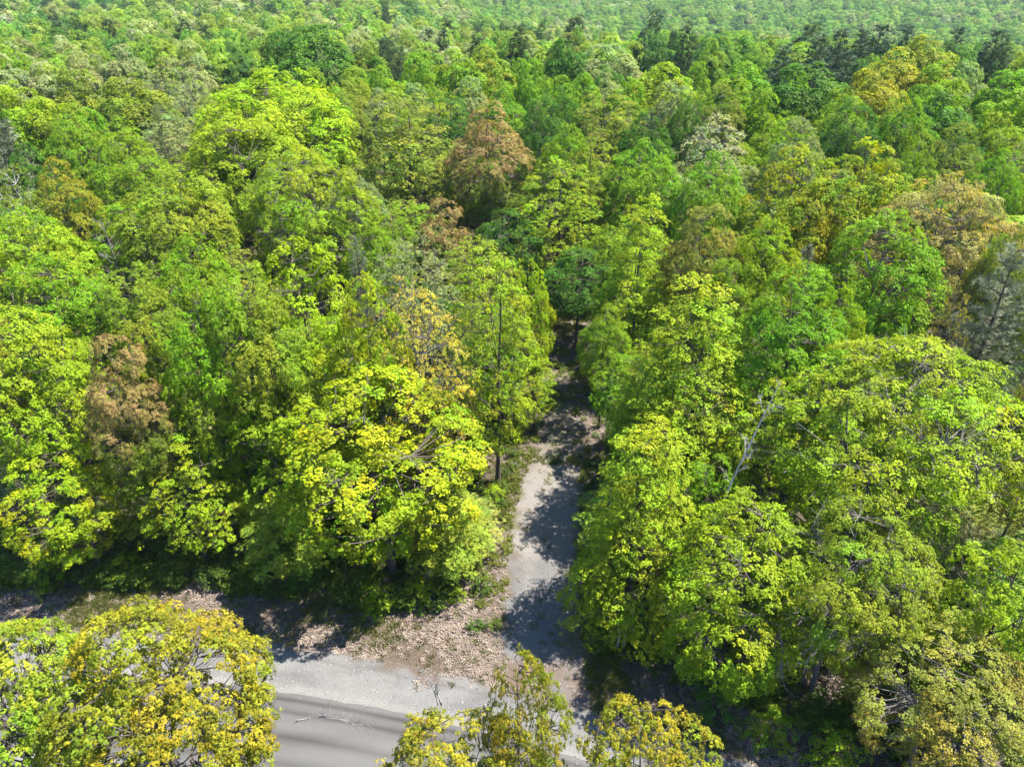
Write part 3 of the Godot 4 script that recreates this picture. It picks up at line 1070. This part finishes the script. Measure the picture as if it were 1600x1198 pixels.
func small_things() -> void:
	var silver := bark_mat("silver bark", lin(0.30, 0.28, 0.27))
	rng.seed = 606
	# brush pile
	var pile := thing("brush_pile", "pile of grey cut branches beside the driveway behind the large yellow maple's trunk", "brush pile", Vector3(-5.0, gy(-5.0, -38.8), -38.8))
	var sticks := []
	for k in 6:
		sticks.append(branch_mesh(rr(1.6, 3.2), rr(0.025, 0.05), 1, 0.25))
	for k in 85:
		var o := obj("branch", sticks[k % 6], silver, pile)
		var r := sqrt(rng.randf())
		var a := rr(0, TAU)
		var y := 0.08 + 0.85 * rng.randf() * (1.0 - r * r)
		o.basis = Basis.from_euler(Vector3(rr(-0.3, 0.3), rr(0, TAU), rr(-0.28, 0.28)))
		o.position = Vector3(cos(a) * r * 2.4, y, sin(a) * r * 1.9) - o.basis.x * 1.2
	# fallen branch over the driveway
	var fb := thing("fallen_branch", "bare pale branch fallen across the grassy upper part of the driveway", "fallen branch", Vector3(1.9, gy(1.9, -56.6) + 0.12, -56.6), 0.60)
	obj("stem", branch_mesh(4.6, 0.075, 0, 0.12), silver, fb)
	for k in 6:
		var o := obj("twig", branch_mesh(rr(1.4, 2.6), 0.035, 1, 0.3), silver, fb)
		o.position = Vector3(rr(3.4, 4.5), 0.05, rr(-0.1, 0.3))
		o.rotation = Vector3(rr(-0.3, 0.3), rr(-0.9, 0.7), rr(0.0, 0.25))
	# leaning dead birch
	var white := bark_mat("birch bark", lin(0.60, 0.58, 0.55))
	var db := thing("dead_birch", "thin dead white birch leaning right above the green crowns", "dead birch", Vector3(10.6, gy(10.6, -32.6) - 0.7, -32.6))
	var tb := Buf.new()
	tube(tb, PackedVector3Array([Vector3(0, -0.2, 0), Vector3(0.7, 5, -0.2), Vector3(2.0, 10.5, -0.9), Vector3(3.2, 14.4, -1.4), Vector3(3.9, 16.6, -1.7)]), PackedFloat32Array([0.095, 0.085, 0.06, 0.035, 0.012]), 7, Color(0.9, 0.9, 0.9))
	obj("trunk", tb.mesh(), white, db)
	for k in 9:
		var t := rr(0.0, 1.0)
		var lb := Buf.new()
		twig_fan(lb, Vector3(lerpf(1.9, 3.8, t), lerpf(10.0, 16.4, t), lerpf(-0.8, -1.65, t)), Vector3(rr(-0.5, 0.7), rr(0.4, 1.1), rr(-0.6, 0.6)).normalized(), rr(0.6, 1.2), 0.022, 2, Color(0.85, 0.85, 0.85))
		obj("limb", lb.mesh(), white, db)
	# broken birch stems at the mouth of the driveway
	var bs := thing("birch_stump", "pair of short broken white birch stems under the yellow-tipped driveway maple", "birch stump", Vector3(6.3, gy(6.3, -30.0), -30.0))
	for k in 2:
		var b := Buf.new()
		tube(b, PackedVector3Array([Vector3(k * 0.35, -0.1, 0), Vector3(k * 0.35 + 0.05, 0.8, 0.02), Vector3(k * 0.35 + 0.05, 1.5 - k * 0.4, 0.05), Vector3(k * 0.35 + 0.06, 1.55 - k * 0.4, 0.05)]), PackedFloat32Array([0.09, 0.075, 0.07, 0.01]), 7, Color(0.9, 0.9, 0.9))
		obj("stem", b.mesh(), white, bs)
	# stone by the corner maple
	var stone := SphereMesh.new()
	stone.radius = 0.42
	stone.height = 0.9
	stone.radial_segments = 14
	stone.rings = 8
	var sa := stone.get_mesh_arrays()
	var sv: PackedVector3Array = sa[Mesh.ARRAY_VERTEX]
	for k in sv.size():
		sv[k] *= 1.0 + 0.45 * wob.get_noise_3d(sv[k].x * 60.0, sv[k].y * 60.0, sv[k].z * 60.0)
	sa[Mesh.ARRAY_VERTEX] = sv
	sa[Mesh.ARRAY_NORMAL] = null
	var sm := ArrayMesh.new()
	sm.add_surface_from_arrays(Mesh.PRIMITIVE_TRIANGLES, sa)
	var s := obj("boulder", sm, bark_mat("field stone", lin(0.33, 0.31, 0.29)))
	s.position = Vector3(-5.4, gy(-5.4, -35.6) + 0.2, -35.6)
	tag(s, "rounded grey boulder on the ground right of the large yellow maple's trunk", "boulder")
	# shrubs of the verge
	var g := grow("shrub", 5)
	var leaf: ArrayMesh = g.crown.mesh()
	var sb := Buf.new()
	for k in 5:
		twig_fan(sb, Vector3(rr(-0.1, 0.1), -0.05, rr(-0.1, 0.1)), Vector3(rr(-0.5, 0.5), 1, rr(-0.5, 0.5)).normalized(), rr(0.9, 1.5), 0.02, 1, Color(0.8, 0.8, 0.8))
	var stems := sb.mesh()
	for q in SHRUBS:
		var o := thing("shrub", q[4], "shrub", Vector3(q[0], gy(q[0], q[1]), q[1]), q[0] * 3.0, "shrubs along the verge")
		o.scale = Vector3(q[2] / 1.4, q[2] / 1.5, q[2] / 1.4)
		obj("stem", stems, bark_mat("grey bark", lin(0.15, 0.128, 0.11)), o)
		obj("foliage", leaf, leaf_mat(q[3]), o)
	# dead twigs that hang in the crowns
	for q in [["the dense leafy maple", Vector3(13.0, 7.6, -24.6), 2.6, Vector3(0.15, -1, 0.3)], ["the front oak", Vector3(15.6, 8.3, -24.2), 2.4, Vector3(-0.8, -0.5, 0.3)], ["the yellow maple below the driveway", Vector3(-2.9, 10.4, -18.6), 1.5, Vector3(-0.45, 0.8, -0.4)], ["the wide roadside maple", Vector3(-9.6, 6.5, -20.6), 2.6, Vector3(1, 0.25, 0.1)]]:
		for t in trees:
			if t[4] == q[0]:
				var host: Node3D = t[5]
				for k in 3:
					var b := Buf.new()
					twig_fan(b, Vector3.ZERO, ((q[3] as Vector3).normalized() + rv() * 0.25).normalized(), q[2] * rr(0.7, 1.1), 0.03, 2, Color(0.85, 0.85, 0.85))
					var o := obj("dead_branch", b.mesh(), silver, host)
					o.global_transform = Transform3D(Basis(), q[1] + rv() * 0.15)
					o.set_meta("label", "leafless dead branch")

const SHRUBS := [
	[-6.0, -33.6, 1.2, "lime", "lime shrub in front of the large yellow maple's trunk"],
	[-8.4, -33.0, 1.3, "green", "green shrub in the shade left of the large yellow maple's trunk"],
	[-4.6, -35.0, 0.8, "yellow", "small yellow shrub beside the grey boulder"],
	[-3.6, -33.7, 0.7, "lime", "small lime shrub nearest to the driveway below the brush pile"],
	[-2.6, -40.6, 1.2, "lime", "lime shrub between the brush pile and the driveway"],
	[-1.5, -43.5, 1.0, "yellow", "yellow-green shrub at the foot of the slender driveway tree"],
	[-13.5, -35.0, 1.3, "deep", "dark green shrub in the shade under the low green corner maple"],
	[-17.0, -35.4, 1.1, "green", "green shrub between the low front tree and the corner maple"],
	[-25.5, -35.6, 1.2, "lime", "lime shrub at the sunny verge below the low yellow maple"],
	[-30.5, -35.0, 1.4, "green", "green shrub at the left end of the sunny verge"],
	[8.2, -29.6, 1.3, "deep", "dark shrub under the yellow-tipped driveway maple"],
	[11.0, -25.6, 1.5, "deep", "dark green shrub at the foot of the dense leafy maple"],
	[13.6, -24.0, 1.3, "green", "green shrub on the shaded verge right of the dense leafy maple"],
	[16.4, -22.6, 1.5, "green", "green shrub on the verge below the front oak"],
	[19.0, -20.0, 1.2, "deep", "dark shrub on the verge under the low bronze oak"],
	[8.6, -50.8, 1.2, "fresh", "bright shrub at the right edge of the driveway's grassy part"],
	[0.2, -52.0, 1.3, "lime", "lime shrub at the left edge of the driveway by the fallen branch"],
	[7.6, -66.4, 1.0, "lime", "lone lime sapling on the shaded far end of the driveway"],
]

const WOODS := [
	["shade", "yolk", -14.6, -19.1, 15.0, 4.5, "wide yellow-green maple beside the road, its crown over the pale gravel and asphalt", "the wide roadside maple"],
	["shade", "sprig", -20.9, -19.3, 14.0, 3.6, "fresh green maple beside the road, left neighbour of the wide yellow-green maple", "the fresh green roadside maple"],
	["loose", "yolk", -2.3, -16.0, 13.0, 3.9, "yellow maple below the driveway mouth with dead twigs over the gravel shoulder", "the yellow maple below the driveway"],
	["loose", "yolk", 0.3, -17.8, 15.0, 1.9, "slim yellow maple leader standing up in front of the driveway mouth", "the slim yellow leader"],
	["loose", "yolk", 4.9, -16.6, 13.0, 3.2, "bright yellow maple at the right of the driveway mouth across the road", "the yellow maple across from the driveway"],
	["maple", "lime", -31.2, -40.4, 17.5, 4.8, "broad green maple with yellow lower boughs at the left end of the front row", "the broad front-row maple"],
	["maple", "rust", -23.1, -37.8, 17.5, 2.9, "small rust-brown maple in the front row left of the driveway", "the rust-brown front maple"],
	["maple", "green", -18.6, -40.4, 20.0, 3.8, "green maple behind and right of the rust-brown front maple", "the green maple by the rust-brown one"],
	["maple", "yellow", -8.0, -36.2, 15.5, 6.7, "large yellow maple on a dark trunk at the left corner of the driveway", "the large yellow corner maple"],
	["maple", "lime", -14.4, -39.3, 14.0, 4.3, "lower green maple leaning on the left flank of the large yellow corner maple", "the low green corner maple"],
	["sparse", "gold", -6.3, -42.0, 19.0, 3.4, "thin golden tree with bare twigs showing, behind the large yellow corner maple", "the thin golden tree"],
	["maple", "yellow", -8.8, -40.5, 20.0, 2.9, "narrow green maple with golden tips left of the thin golden tree", "the gold-tipped maple"],
	["maple", "zest", -13.7, -44.6, 21.0, 4.5, "bright green maple behind the gold-tipped maple", "the bright green maple"],
	["airy", "lime", -1.1, -45.8, 20.0, 3.4, "slender airy tree on a tall bare stem at the left edge of the driveway", "the slender driveway tree"],
	["airy", "lime", -20.7, -36.9, 11.0, 3.4, "low mixed yellow-green tree at the foot of the front row", "the low front tree"],
	["maple", "yellow", -27.6, -36.4, 11.0, 4.0, "low yellow-leaved maple at the foot of the broad front-row maple", "the low yellow maple"],
	["oval", "lime2", -16.2, -40.7, 20.5, 3.6, "light olive-green tree between the green maple and the bright green maple", "the olive front tree"],
	["maple", "yellow", 1.0, -53.9, 16.0, 2.3, "narrow yellow maple overhanging the far end of the driveway from the left", "the narrow yellow maple"],
	["cone", "lime", 11.7, -41.5, 19.5, 5.3, "tall pyramid-shaped lime maple at the right edge of the driveway", "the tall pyramid maple"],
	["cone", "lime3", 7.3, -32.1, 15.0, 4.2, "yellow-tipped maple hanging over the driveway mouth from the right", "the yellow-tipped driveway maple"],
	["maple", "lime", 11.8, -27.7, 14.0, 4.4, "dense leafy maple right of the driveway mouth", "the dense leafy maple"],
	["oak", "lime", 21.7, -34.4, 19.0, 7.2, "huge spreading oak with grey limbs showing through yellow-green leaves", "the huge spreading oak"],
	["airy", "lime", 16.9, -36.2, 16.0, 3.7, "airy light green tree between the pyramid maple and the huge oak", "the airy tree by the birch"],
	["oak", "lime2", 16.8, -26.9, 14.0, 4.4, "olive-green oak in front of the huge spreading oak, dead twigs among the leaves", "the front oak"],
	["oak", "bronze", 20.1, -22.3, 10.0, 4.4, "low bronze-leaved oak at the roadside in front of the right-hand woods", "the low bronze oak"],
	["maple", "lime", 22.8, -24.5, 14.0, 3.9, "green maple behind the low bronze oak", "the green maple by the bronze oak"],
	["oak", "bronze", 30.3, -34.4, 17.0, 3.1, "bronze-green oak right of the huge spreading oak", "the bronze-green oak"],
	["oval", "fresh", 18.2, -42.8, 20.0, 4.0, "smooth fine-leaved green aspen behind the airy tree", "the fine-leaved aspen"],
	["pine", "greypine", 33.5, -46.5, 19.0, 3.4, "feathery grey-green pine behind the huge spreading oak", "the feathery grey pine"],
	["pine", "greypine", 36.3, -44.5, 16.0, 2.5, "smaller grey pine at the right of the feathery grey pine", "the smaller grey pine"],
	["sparse", "bronze", 30.0, -45.5, 17.0, 1.6, "thin brown-leaved tree left of the feathery grey pine", "the thin brown tree"],
	["maple", "fresh", 27.9, -52.2, 20.0, 5.1, "bright green maple left of and beyond the feathery grey pine", "the bright maple"],
	["maple", "lime", 21.3, -44.0, 18.0, 2.4, "small lime maple left of the bright maple", "the small lime maple"],
	["pine", "greypine", 26.7, -63.2, 13.0, 2.0, "small pale grey pine half buried beside the fine-leaved aspen", "the small pale pine"],
	["cone", "zest", 10.9, -59.3, 19.0, 4.3, "vivid lime tree right of the driveway's far end", "the vivid lime tree"],
	["oval", "bronze", 16.1, -58.8, 19.0, 3.6, "round bronze-leaved tree next to the vivid lime tree", "the round bronze tree"],
	["maple", "lime", 21.1, -58.3, 18.0, 3.3, "yellow-green maple right of the round bronze tree", "the maple by the bronze tree"],
	["oval", "green", 16.9, -53.8, 16.0, 2.8, "green tree in front of the round bronze tree", "the tree before the bronze one"],
	["oak", "tan", 36.6, -60.8, 21.0, 6.4, "wide tan-gold oak with dense brown-gold spring leaves", "the wide tan-gold oak"],
	["maple", "gilt", 26.6, -70.0, 21.0, 5.1, "yellow-green maple with golden tips beyond the small lime maple", "the gold-tipped back maple"],
	["maple", "gilt", 34.0, -70.8, 21.5, 5.8, "taller gold-tipped maple left of the wide tan-gold oak", "the taller gold-tipped maple"],
	["oval", "deep", 6.6, -68.0, 11.5, 4.2, "dark shaded tree closing the far end of the driveway", "the dark tree at the driveway's end"],
	["maple", "green", 10.2, -71.7, 12.5, 3.3, "green maple against the vivid lime tree's left side", "the green maple by the lime tree"],
	["airy", "yellow", 4.8, -77.1, 18.0, 5.3, "yellow-green airy tree with dark stems behind the driveway's end", "the airy yellow tree"],
	["airy", "lime", 9.0, -43.7, 14.0, 2.5, "slim light green tree leaning over the driveway below the tall pyramid maple", "the slim leaning tree"],
	["oval", "green", 7.6, -53.4, 12.0, 2.3, "narrow green tree at the right edge of the driveway's upper part", "the narrow driveway tree"],
	["airy", "yellow", 1.9, -52.8, 8.0, 2.1, "small yellow-green tree at the left edge of the driveway's upper part", "the small driveway tree"],
	["oak", "rust", -2.6, -86.3, 22.0, 5.7, "tall rust-red oak standing in the middle of the woods", "the tall rust-red oak"],
	["oak", "rust", -6.8, -72.6, 15.0, 3.4, "small rust-brown tree below and left of the tall rust-red oak", "the small rust tree"],
	["maple", "zest", -27.2, -92.7, 25.0, 9.8, "big domed lime-yellow maple rising over the woods", "the big lime maple"],
	["maple", "lime", -28.7, -80.2, 22.0, 7.2, "lime maple at the left foot of the big lime maple", "the left lime maple"],
	["oak", "lime", -19.7, -69.7, 21.0, 6.4, "lower lime oak in front of the big lime maple", "the lower lime oak"],
	["airy", "olive", -13.1, -89.5, 23.0, 6.8, "olive-green tree with a forked bare trunk left of the tall rust-red oak", "the forked olive tree"],
	["sparse", "pale", -8.0, -56.0, 17.0, 3.5, "sparse grey-green tree behind the thin golden tree", "the sparse grey-green tree"],
	["pine", "greypine", -13.6, -61.4, 15.0, 1.6, "small grey pine between the bright green maple and the forked olive tree", "the little grey pine"],
	["oval", "deep", -35.8, -145.8, 25.0, 9.0, "dark green tree behind the crown of the big lime maple", "the dark tree behind the lime maple"],
	["oval", "deep", -42.7, -146.8, 24.0, 4.6, "narrower dark green tree left of the dark tree behind the lime maple", "the narrow dark tree"],
	["oval", "olive", -27.4, -150.3, 22.0, 4.7, "light olive tree right of the dark tree behind the lime maple", "the light olive tree"],
	["oval", "fresh", -15.8, -133.6, 22.0, 5.1, "bright green round tree beyond the forked olive tree", "the bright round tree"],
	["oval", "green", -9.0, -129.5, 23.0, 5.2, "mid-green tree right of the bright round tree", "the mid-green back tree"],
	["maple", "lime2", -4.7, -135.3, 23.0, 5.5, "lime-olive tree straight behind the tall rust-red oak", "the lime tree behind the rust oak"],
	["oval", "pale", -6.5, -120.4, 20.0, 3.8, "pale grey-green tree between the forked olive tree and the rust-red oak", "the pale tree by the rust oak"],
	["oval", "fresh", -1.4, -109.2, 21.0, 4.3, "light green tree at the right shoulder of the tall rust-red oak", "the light tree by the rust oak"],
	["oval", "deep", 3.7, -97.3, 21.0, 3.9, "dark green tree right of the tall rust-red oak", "the dark tree by the rust oak"],
	["oval", "deep", -104.1, -184.5, 23.0, 6.1, "dark green tree standing out alone at the far left", "the lone dark tree"],
	["pine", "firgreen", -75.6, -156.2, 21.0, 4.1, "dark green fir with a pointed top left of the pale sparse tree", "the dark fir"],
	["oval", "green", -93.0, -148.0, 22.0, 4.6, "bright green tree left of the lone dark tree", "the green tree by the lone dark one"],
	["sparse", "pale", -49.4, -116.0, 23.0, 6.1, "pale sparse tree with bare grey stems left of the big lime maple", "the pale sparse tree"],
	["maple", "lime", -63.3, -99.6, 22.0, 4.8, "lime-green round tree in front of the lone dark tree", "the lime tree before the dark one"],
	["oval", "olive", -62.6, -112.9, 22.0, 5.4, "olive tree between the lone dark tree and the dark fir", "the olive tree by the fir"],
	["oval", "olive", -52.5, -107.7, 22.0, 5.7, "olive-green tree in front of the dark fir", "the olive tree before the fir"],
	["pine", "greypine", -62.8, -93.9, 18.0, 3.4, "dull grey pine below the lime-green round tree", "the dull grey pine"],
	["maple", "fresh", -52.5, -90.9, 20.0, 4.1, "fresh green maple right of the dull grey pine", "the fresh maple by the grey pine"],
	["maple", "green", -41.4, -79.8, 20.0, 5.0, "round green maple between the fresh maple and the left lime maple", "the round green maple"],
	["oval", "mustard", -45.0, -72.9, 19.0, 3.7, "bronze-tinged olive tree in front of the fresh maple", "the bronze-tinged tree"],
	["birch", "olive", -47.6, -69.9, 19.0, 3.3, "olive birch with white stems showing at the left", "the white-stemmed birch"],
	["maple", "lime2", -30.5, -67.1, 20.0, 5.6, "wide green maple below the left lime maple", "the wide green maple"],
	["maple", "lime", -39.2, -58.0, 18.5, 5.2, "yellow-green maple in front of the white-stemmed birch", "the maple before the birch"],
	["dead", "greypine", -38.3, -67.2, 15.0, 1.5, "leafless grey tree among the green crowns at the left", "the leafless grey tree"],
	["pine", "greypine", -34.5, -64.9, 15.0, 2.2, "dark grey-green pine right of the leafless grey tree", "the dark grey pine"],
	["maple", "green", -24.3, -53.9, 18.0, 3.5, "green maple right of the dark grey pine", "the maple by the dark pine"],
	["maple", "fresh", -32.9, -48.5, 18.0, 4.7, "mid-green maple between the broad front-row maple and the maple before the birch", "the mid-green left maple"],
	["oval", "lime2", -27.2, -48.4, 17.5, 3.3, "light green tree in front of the dark grey pine", "the light tree before the pine"],
	["oak", "bronze", -36.1, -45.7, 17.0, 1.8, "bronze-green oak left of the mid-green left maple", "the left bronze oak"],
	["oval", "fresh", 3.1, -125.0, 22.0, 3.7, "fresh green tree left of the dense dark pair in the back woods", "the fresh back tree"],
	["oval", "deep", 9.3, -144.0, 23.0, 4.6, "dense dark green tree in the back woods beyond the rust-red oak", "the dense dark back tree"],
	["oval", "pale", 17.0, -147.8, 22.0, 7.6, "pale lime tree right of the dense dark back tree", "the pale lime back tree"],
	["oval", "fresh", 10.5, -116.9, 21.0, 4.0, "bright green tree in front of the pale lime back tree", "the bright back tree"],
	["airy", "olive", 13.0, -102.2, 21.0, 6.2, "olive tree with brown stems in front of the bright back tree", "the brown-stemmed olive tree"],
	["maple", "green", 6.3, -86.2, 20.0, 3.7, "green maple behind the airy yellow tree", "the maple behind the airy tree"],
	["oval", "lime", 23.3, -121.6, 22.0, 6.1, "lime tree right of the pale lime back tree", "the lime back tree"],
	["oval", "pale", 22.8, -109.1, 21.0, 4.8, "pale green tree in front of the lime back tree", "the pale green tree"],
	["maple", "deep", 22.8, -99.1, 20.5, 3.5, "dark green maple in front of the pale green tree", "the dark green maple"],
	["maple", "deep", 16.5, -92.1, 20.0, 3.9, "dark green maple behind the vivid lime tree", "the second dark maple"],
	["oval", "olive", 28.6, -106.8, 21.0, 4.2, "dull olive tree right of the dark green maple", "the dull olive tree"],
	["sparse", "white", 24.1, -89.3, 20.0, 4.0, "whitish-green blossoming tree in front of the dull olive tree", "the whitish tree"],
	["oval", "fresh", 36.1, -121.7, 22.0, 5.5, "bright green tree behind the dull olive tree", "the bright tree in the back"],
	["airy", "lime2", 9.1, -82.9, 19.5, 4.0, "light green tree right of the maple behind the airy tree", "the light green tree"],
	["maple", "fresh", 14.7, -80.1, 19.5, 4.6, "spreading mid-green maple behind the vivid lime tree", "the spreading green maple"],
	["maple", "fresh", 20.6, -74.2, 19.5, 4.0, "mid-green maple behind the round bronze tree", "the maple behind the bronze tree"],
	["oval", "deep", 43.5, -115.7, 22.5, 7.1, "big blue-green tree in front of the dark pine row", "the big blue-green tree"],
	["oval", "deep", 41.0, -91.7, 21.5, 4.1, "dark green tree right of the big blue-green tree", "the dark right tree"],
	["oak", "mustard", 58.6, -121.2, 24.0, 6.0, "mustard-yellow oak in front of the dark pine row", "the mustard oak"],
	["oak", "mustard", 66.7, -130.0, 25.0, 5.8, "taller mustard-yellow oak right of its twin by the pines", "the taller mustard oak"],
	["oak", "mustard", 50.8, -110.3, 22.5, 5.0, "lower mustard-olive oak in front of the two mustard oaks", "the lower mustard oak"],
	["oval", "green", 62.7, -115.9, 22.5, 5.0, "green tree in front of the taller mustard oak", "the green tree by the mustard oak"],
	["oval", "pale", 69.6, -120.2, 22.0, 4.1, "pale silvery green tree right of the green tree by the mustard oak", "the silvery tree"],
	["maple", "fresh", 48.3, -94.1, 21.5, 3.9, "bright green maple in front of the lower mustard oak", "the bright right maple"],
	["oval", "fresh", 69.8, -110.3, 22.5, 5.0, "bright green tree right of the silvery tree", "the far right green tree"],
	["maple", "lime", 65.0, -99.9, 21.5, 4.9, "yellow-green maple in front of the far right green tree", "the far right lime maple"],
	["oval", "olive", 49.2, -83.5, 20.5, 3.8, "olive tree behind the wide tan-gold oak", "the olive tree by the tan oak"],
	["maple", "fresh", 50.0, -75.7, 19.5, 3.1, "saturated green maple right of the wide tan-gold oak", "the green maple by the tan oak"],
	["sparse", "pale", 57.2, -82.1, 20.0, 2.8, "pale grey-green tree behind the saturated green maple", "the pale right tree"],
	["oval", "pale", 32.6, -86.5, 20.5, 3.7, "pale olive tree behind the gold-tipped back maple", "the pale olive tree"],
	["oval", "green", 42.1, -77.9, 20.5, 3.2, "green tree behind the taller gold-tipped maple", "the green tree by the gilt maple"],
	["oak", "olive", 39.3, -54.2, 19.0, 3.2, "olive oak between the wide tan-gold oak and the feathery grey pine", "the olive right oak"],
	["pine", "pine", 27.5, -171.6, 21.0, 3.2, "lone dark pine left of the others on the far ridge", ""],
	["pine", "pine", 34.1, -171.7, 21.0, 2.8, "small dark pine second from the lone pine on the ridge", ""],
	["pine", "pine", 47.0, -185.2, 21.0, 4.4, "dark pine behind the bright tree in the back", ""],
	["pine", "pine", 49.5, -145.2, 21.0, 4.5, "dark pine at the left end of the thick ridge row", ""],
	["pine", "pine", 57.4, -161.0, 21.0, 5.6, "broad dark pine second in the thick ridge row", ""],
	["pine", "pine", 55.2, -144.0, 23.0, 5.1, "dark pine in the middle of the thick ridge row", ""],
	["pine", "pine", 61.6, -151.2, 23.0, 5.1, "dark pine right of the middle of the ridge row", ""],
	["pine", "pine", 67.6, -156.4, 23.0, 4.4, "tall dark pine near the right end of the ridge row", ""],
	["pine", "pine", 74.1, -163.3, 23.0, 6.3, "feathery tallest pine at the right end of the ridge row", ""],
	["pine", "pine", 79.7, -163.4, 23.0, 3.3, "narrow dark pine behind the mustard oak", ""],
	["pine", "pine", 86.9, -157.7, 23.0, 4.0, "dark pine right of the taller mustard oak", ""],
	["pine", "pine", 91.3, -152.4, 23.0, 5.9, "broad dark pine apart at the right of the ridge", ""],
	["pine", "pine", -18.6, -180.4, 21.0, 3.6, "dark pine far behind the bright round tree", ""],
	["pine", "pine", -14.8, -174.5, 21.0, 3.5, "second dark pine far behind the bright round tree", ""],
]

func _ready() -> void:
	# camera
	var cam := Camera3D.new()
	cam.name = "camera"
	add_child(cam)
	cam.position = EYE
	cam.rotation_degrees = Vector3(-30.5, 0, 0)
	cam.fov = 55.0
	cam.near = 0.5
	cam.far = 9000.0
	cam.current = true
	# sky, sun and exposure
	var env := Environment.new()
	var sky := Sky.new()
	var ps := ProceduralSkyMaterial.new()
	ps.sky_top_color = Color(0.42, 0.58, 0.80)
	ps.sky_horizon_color = Color(0.84, 0.89, 0.94)
	ps.sky_curve = 0.12
	ps.ground_bottom_color = Color(0.20, 0.24, 0.12)
	ps.ground_horizon_color = Color(0.60, 0.70, 0.72)
	sky.sky_material = ps
	env.background_mode = Environment.BG_SKY
	env.sky = sky
	env.background_energy_multiplier = 0.6
	env.tonemap_mode = Environment.TONE_MAPPER_LINEAR
	env.tonemap_exposure = 5.4
	env.sdfgi_enabled = true
	env.ssao_enabled = true
	env.ssil_enabled = true
	env.fog_enabled = true
	env.fog_density = 0.00006
	env.fog_light_color = Color(0.72, 0.82, 0.92)
	var we := WorldEnvironment.new()
	we.name = "environment"
	we.environment = env
	add_child(we)
	var sun := DirectionalLight3D.new()
	sun.name = "sun"
	add_child(sun)
	sun.look_at_from_position(Vector3.ZERO, -SUN, Vector3.UP)
	sun.light_energy = 1.6
	sun.light_color = Color(1.0, 0.97, 0.92)
	sun.light_angular_distance = 0.53
	sun.shadow_enabled = true
	wob.seed = 5
	wob.frequency = 0.02
	wob.fractal_octaves = 3
	# setting
	lay_ground()
	# trees
	for t in WOODS:
		var o := plant(t[0], t[1], t[2], t[3], t[4], t[5], t[6], t[7])
		trees[-1].append(o)
	fill_woods(300)
	far_woods()
	lay_litter()
	small_things()
	var tris := 0
	var counted := {}
	for m in find_children("*", "MeshInstance3D", true, false):
		if not counted.has(m.mesh):
			counted[m.mesh] = true
			for q in m.mesh.get_surface_count():
				tris += m.mesh.surface_get_array_index_len(q) / 3 if m.mesh.surface_get_array_index_len(q) > 0 else m.mesh.surface_get_array_len(q) / 3
	print("triangles ", tris)
	for k in protos:
		protos[k].free()
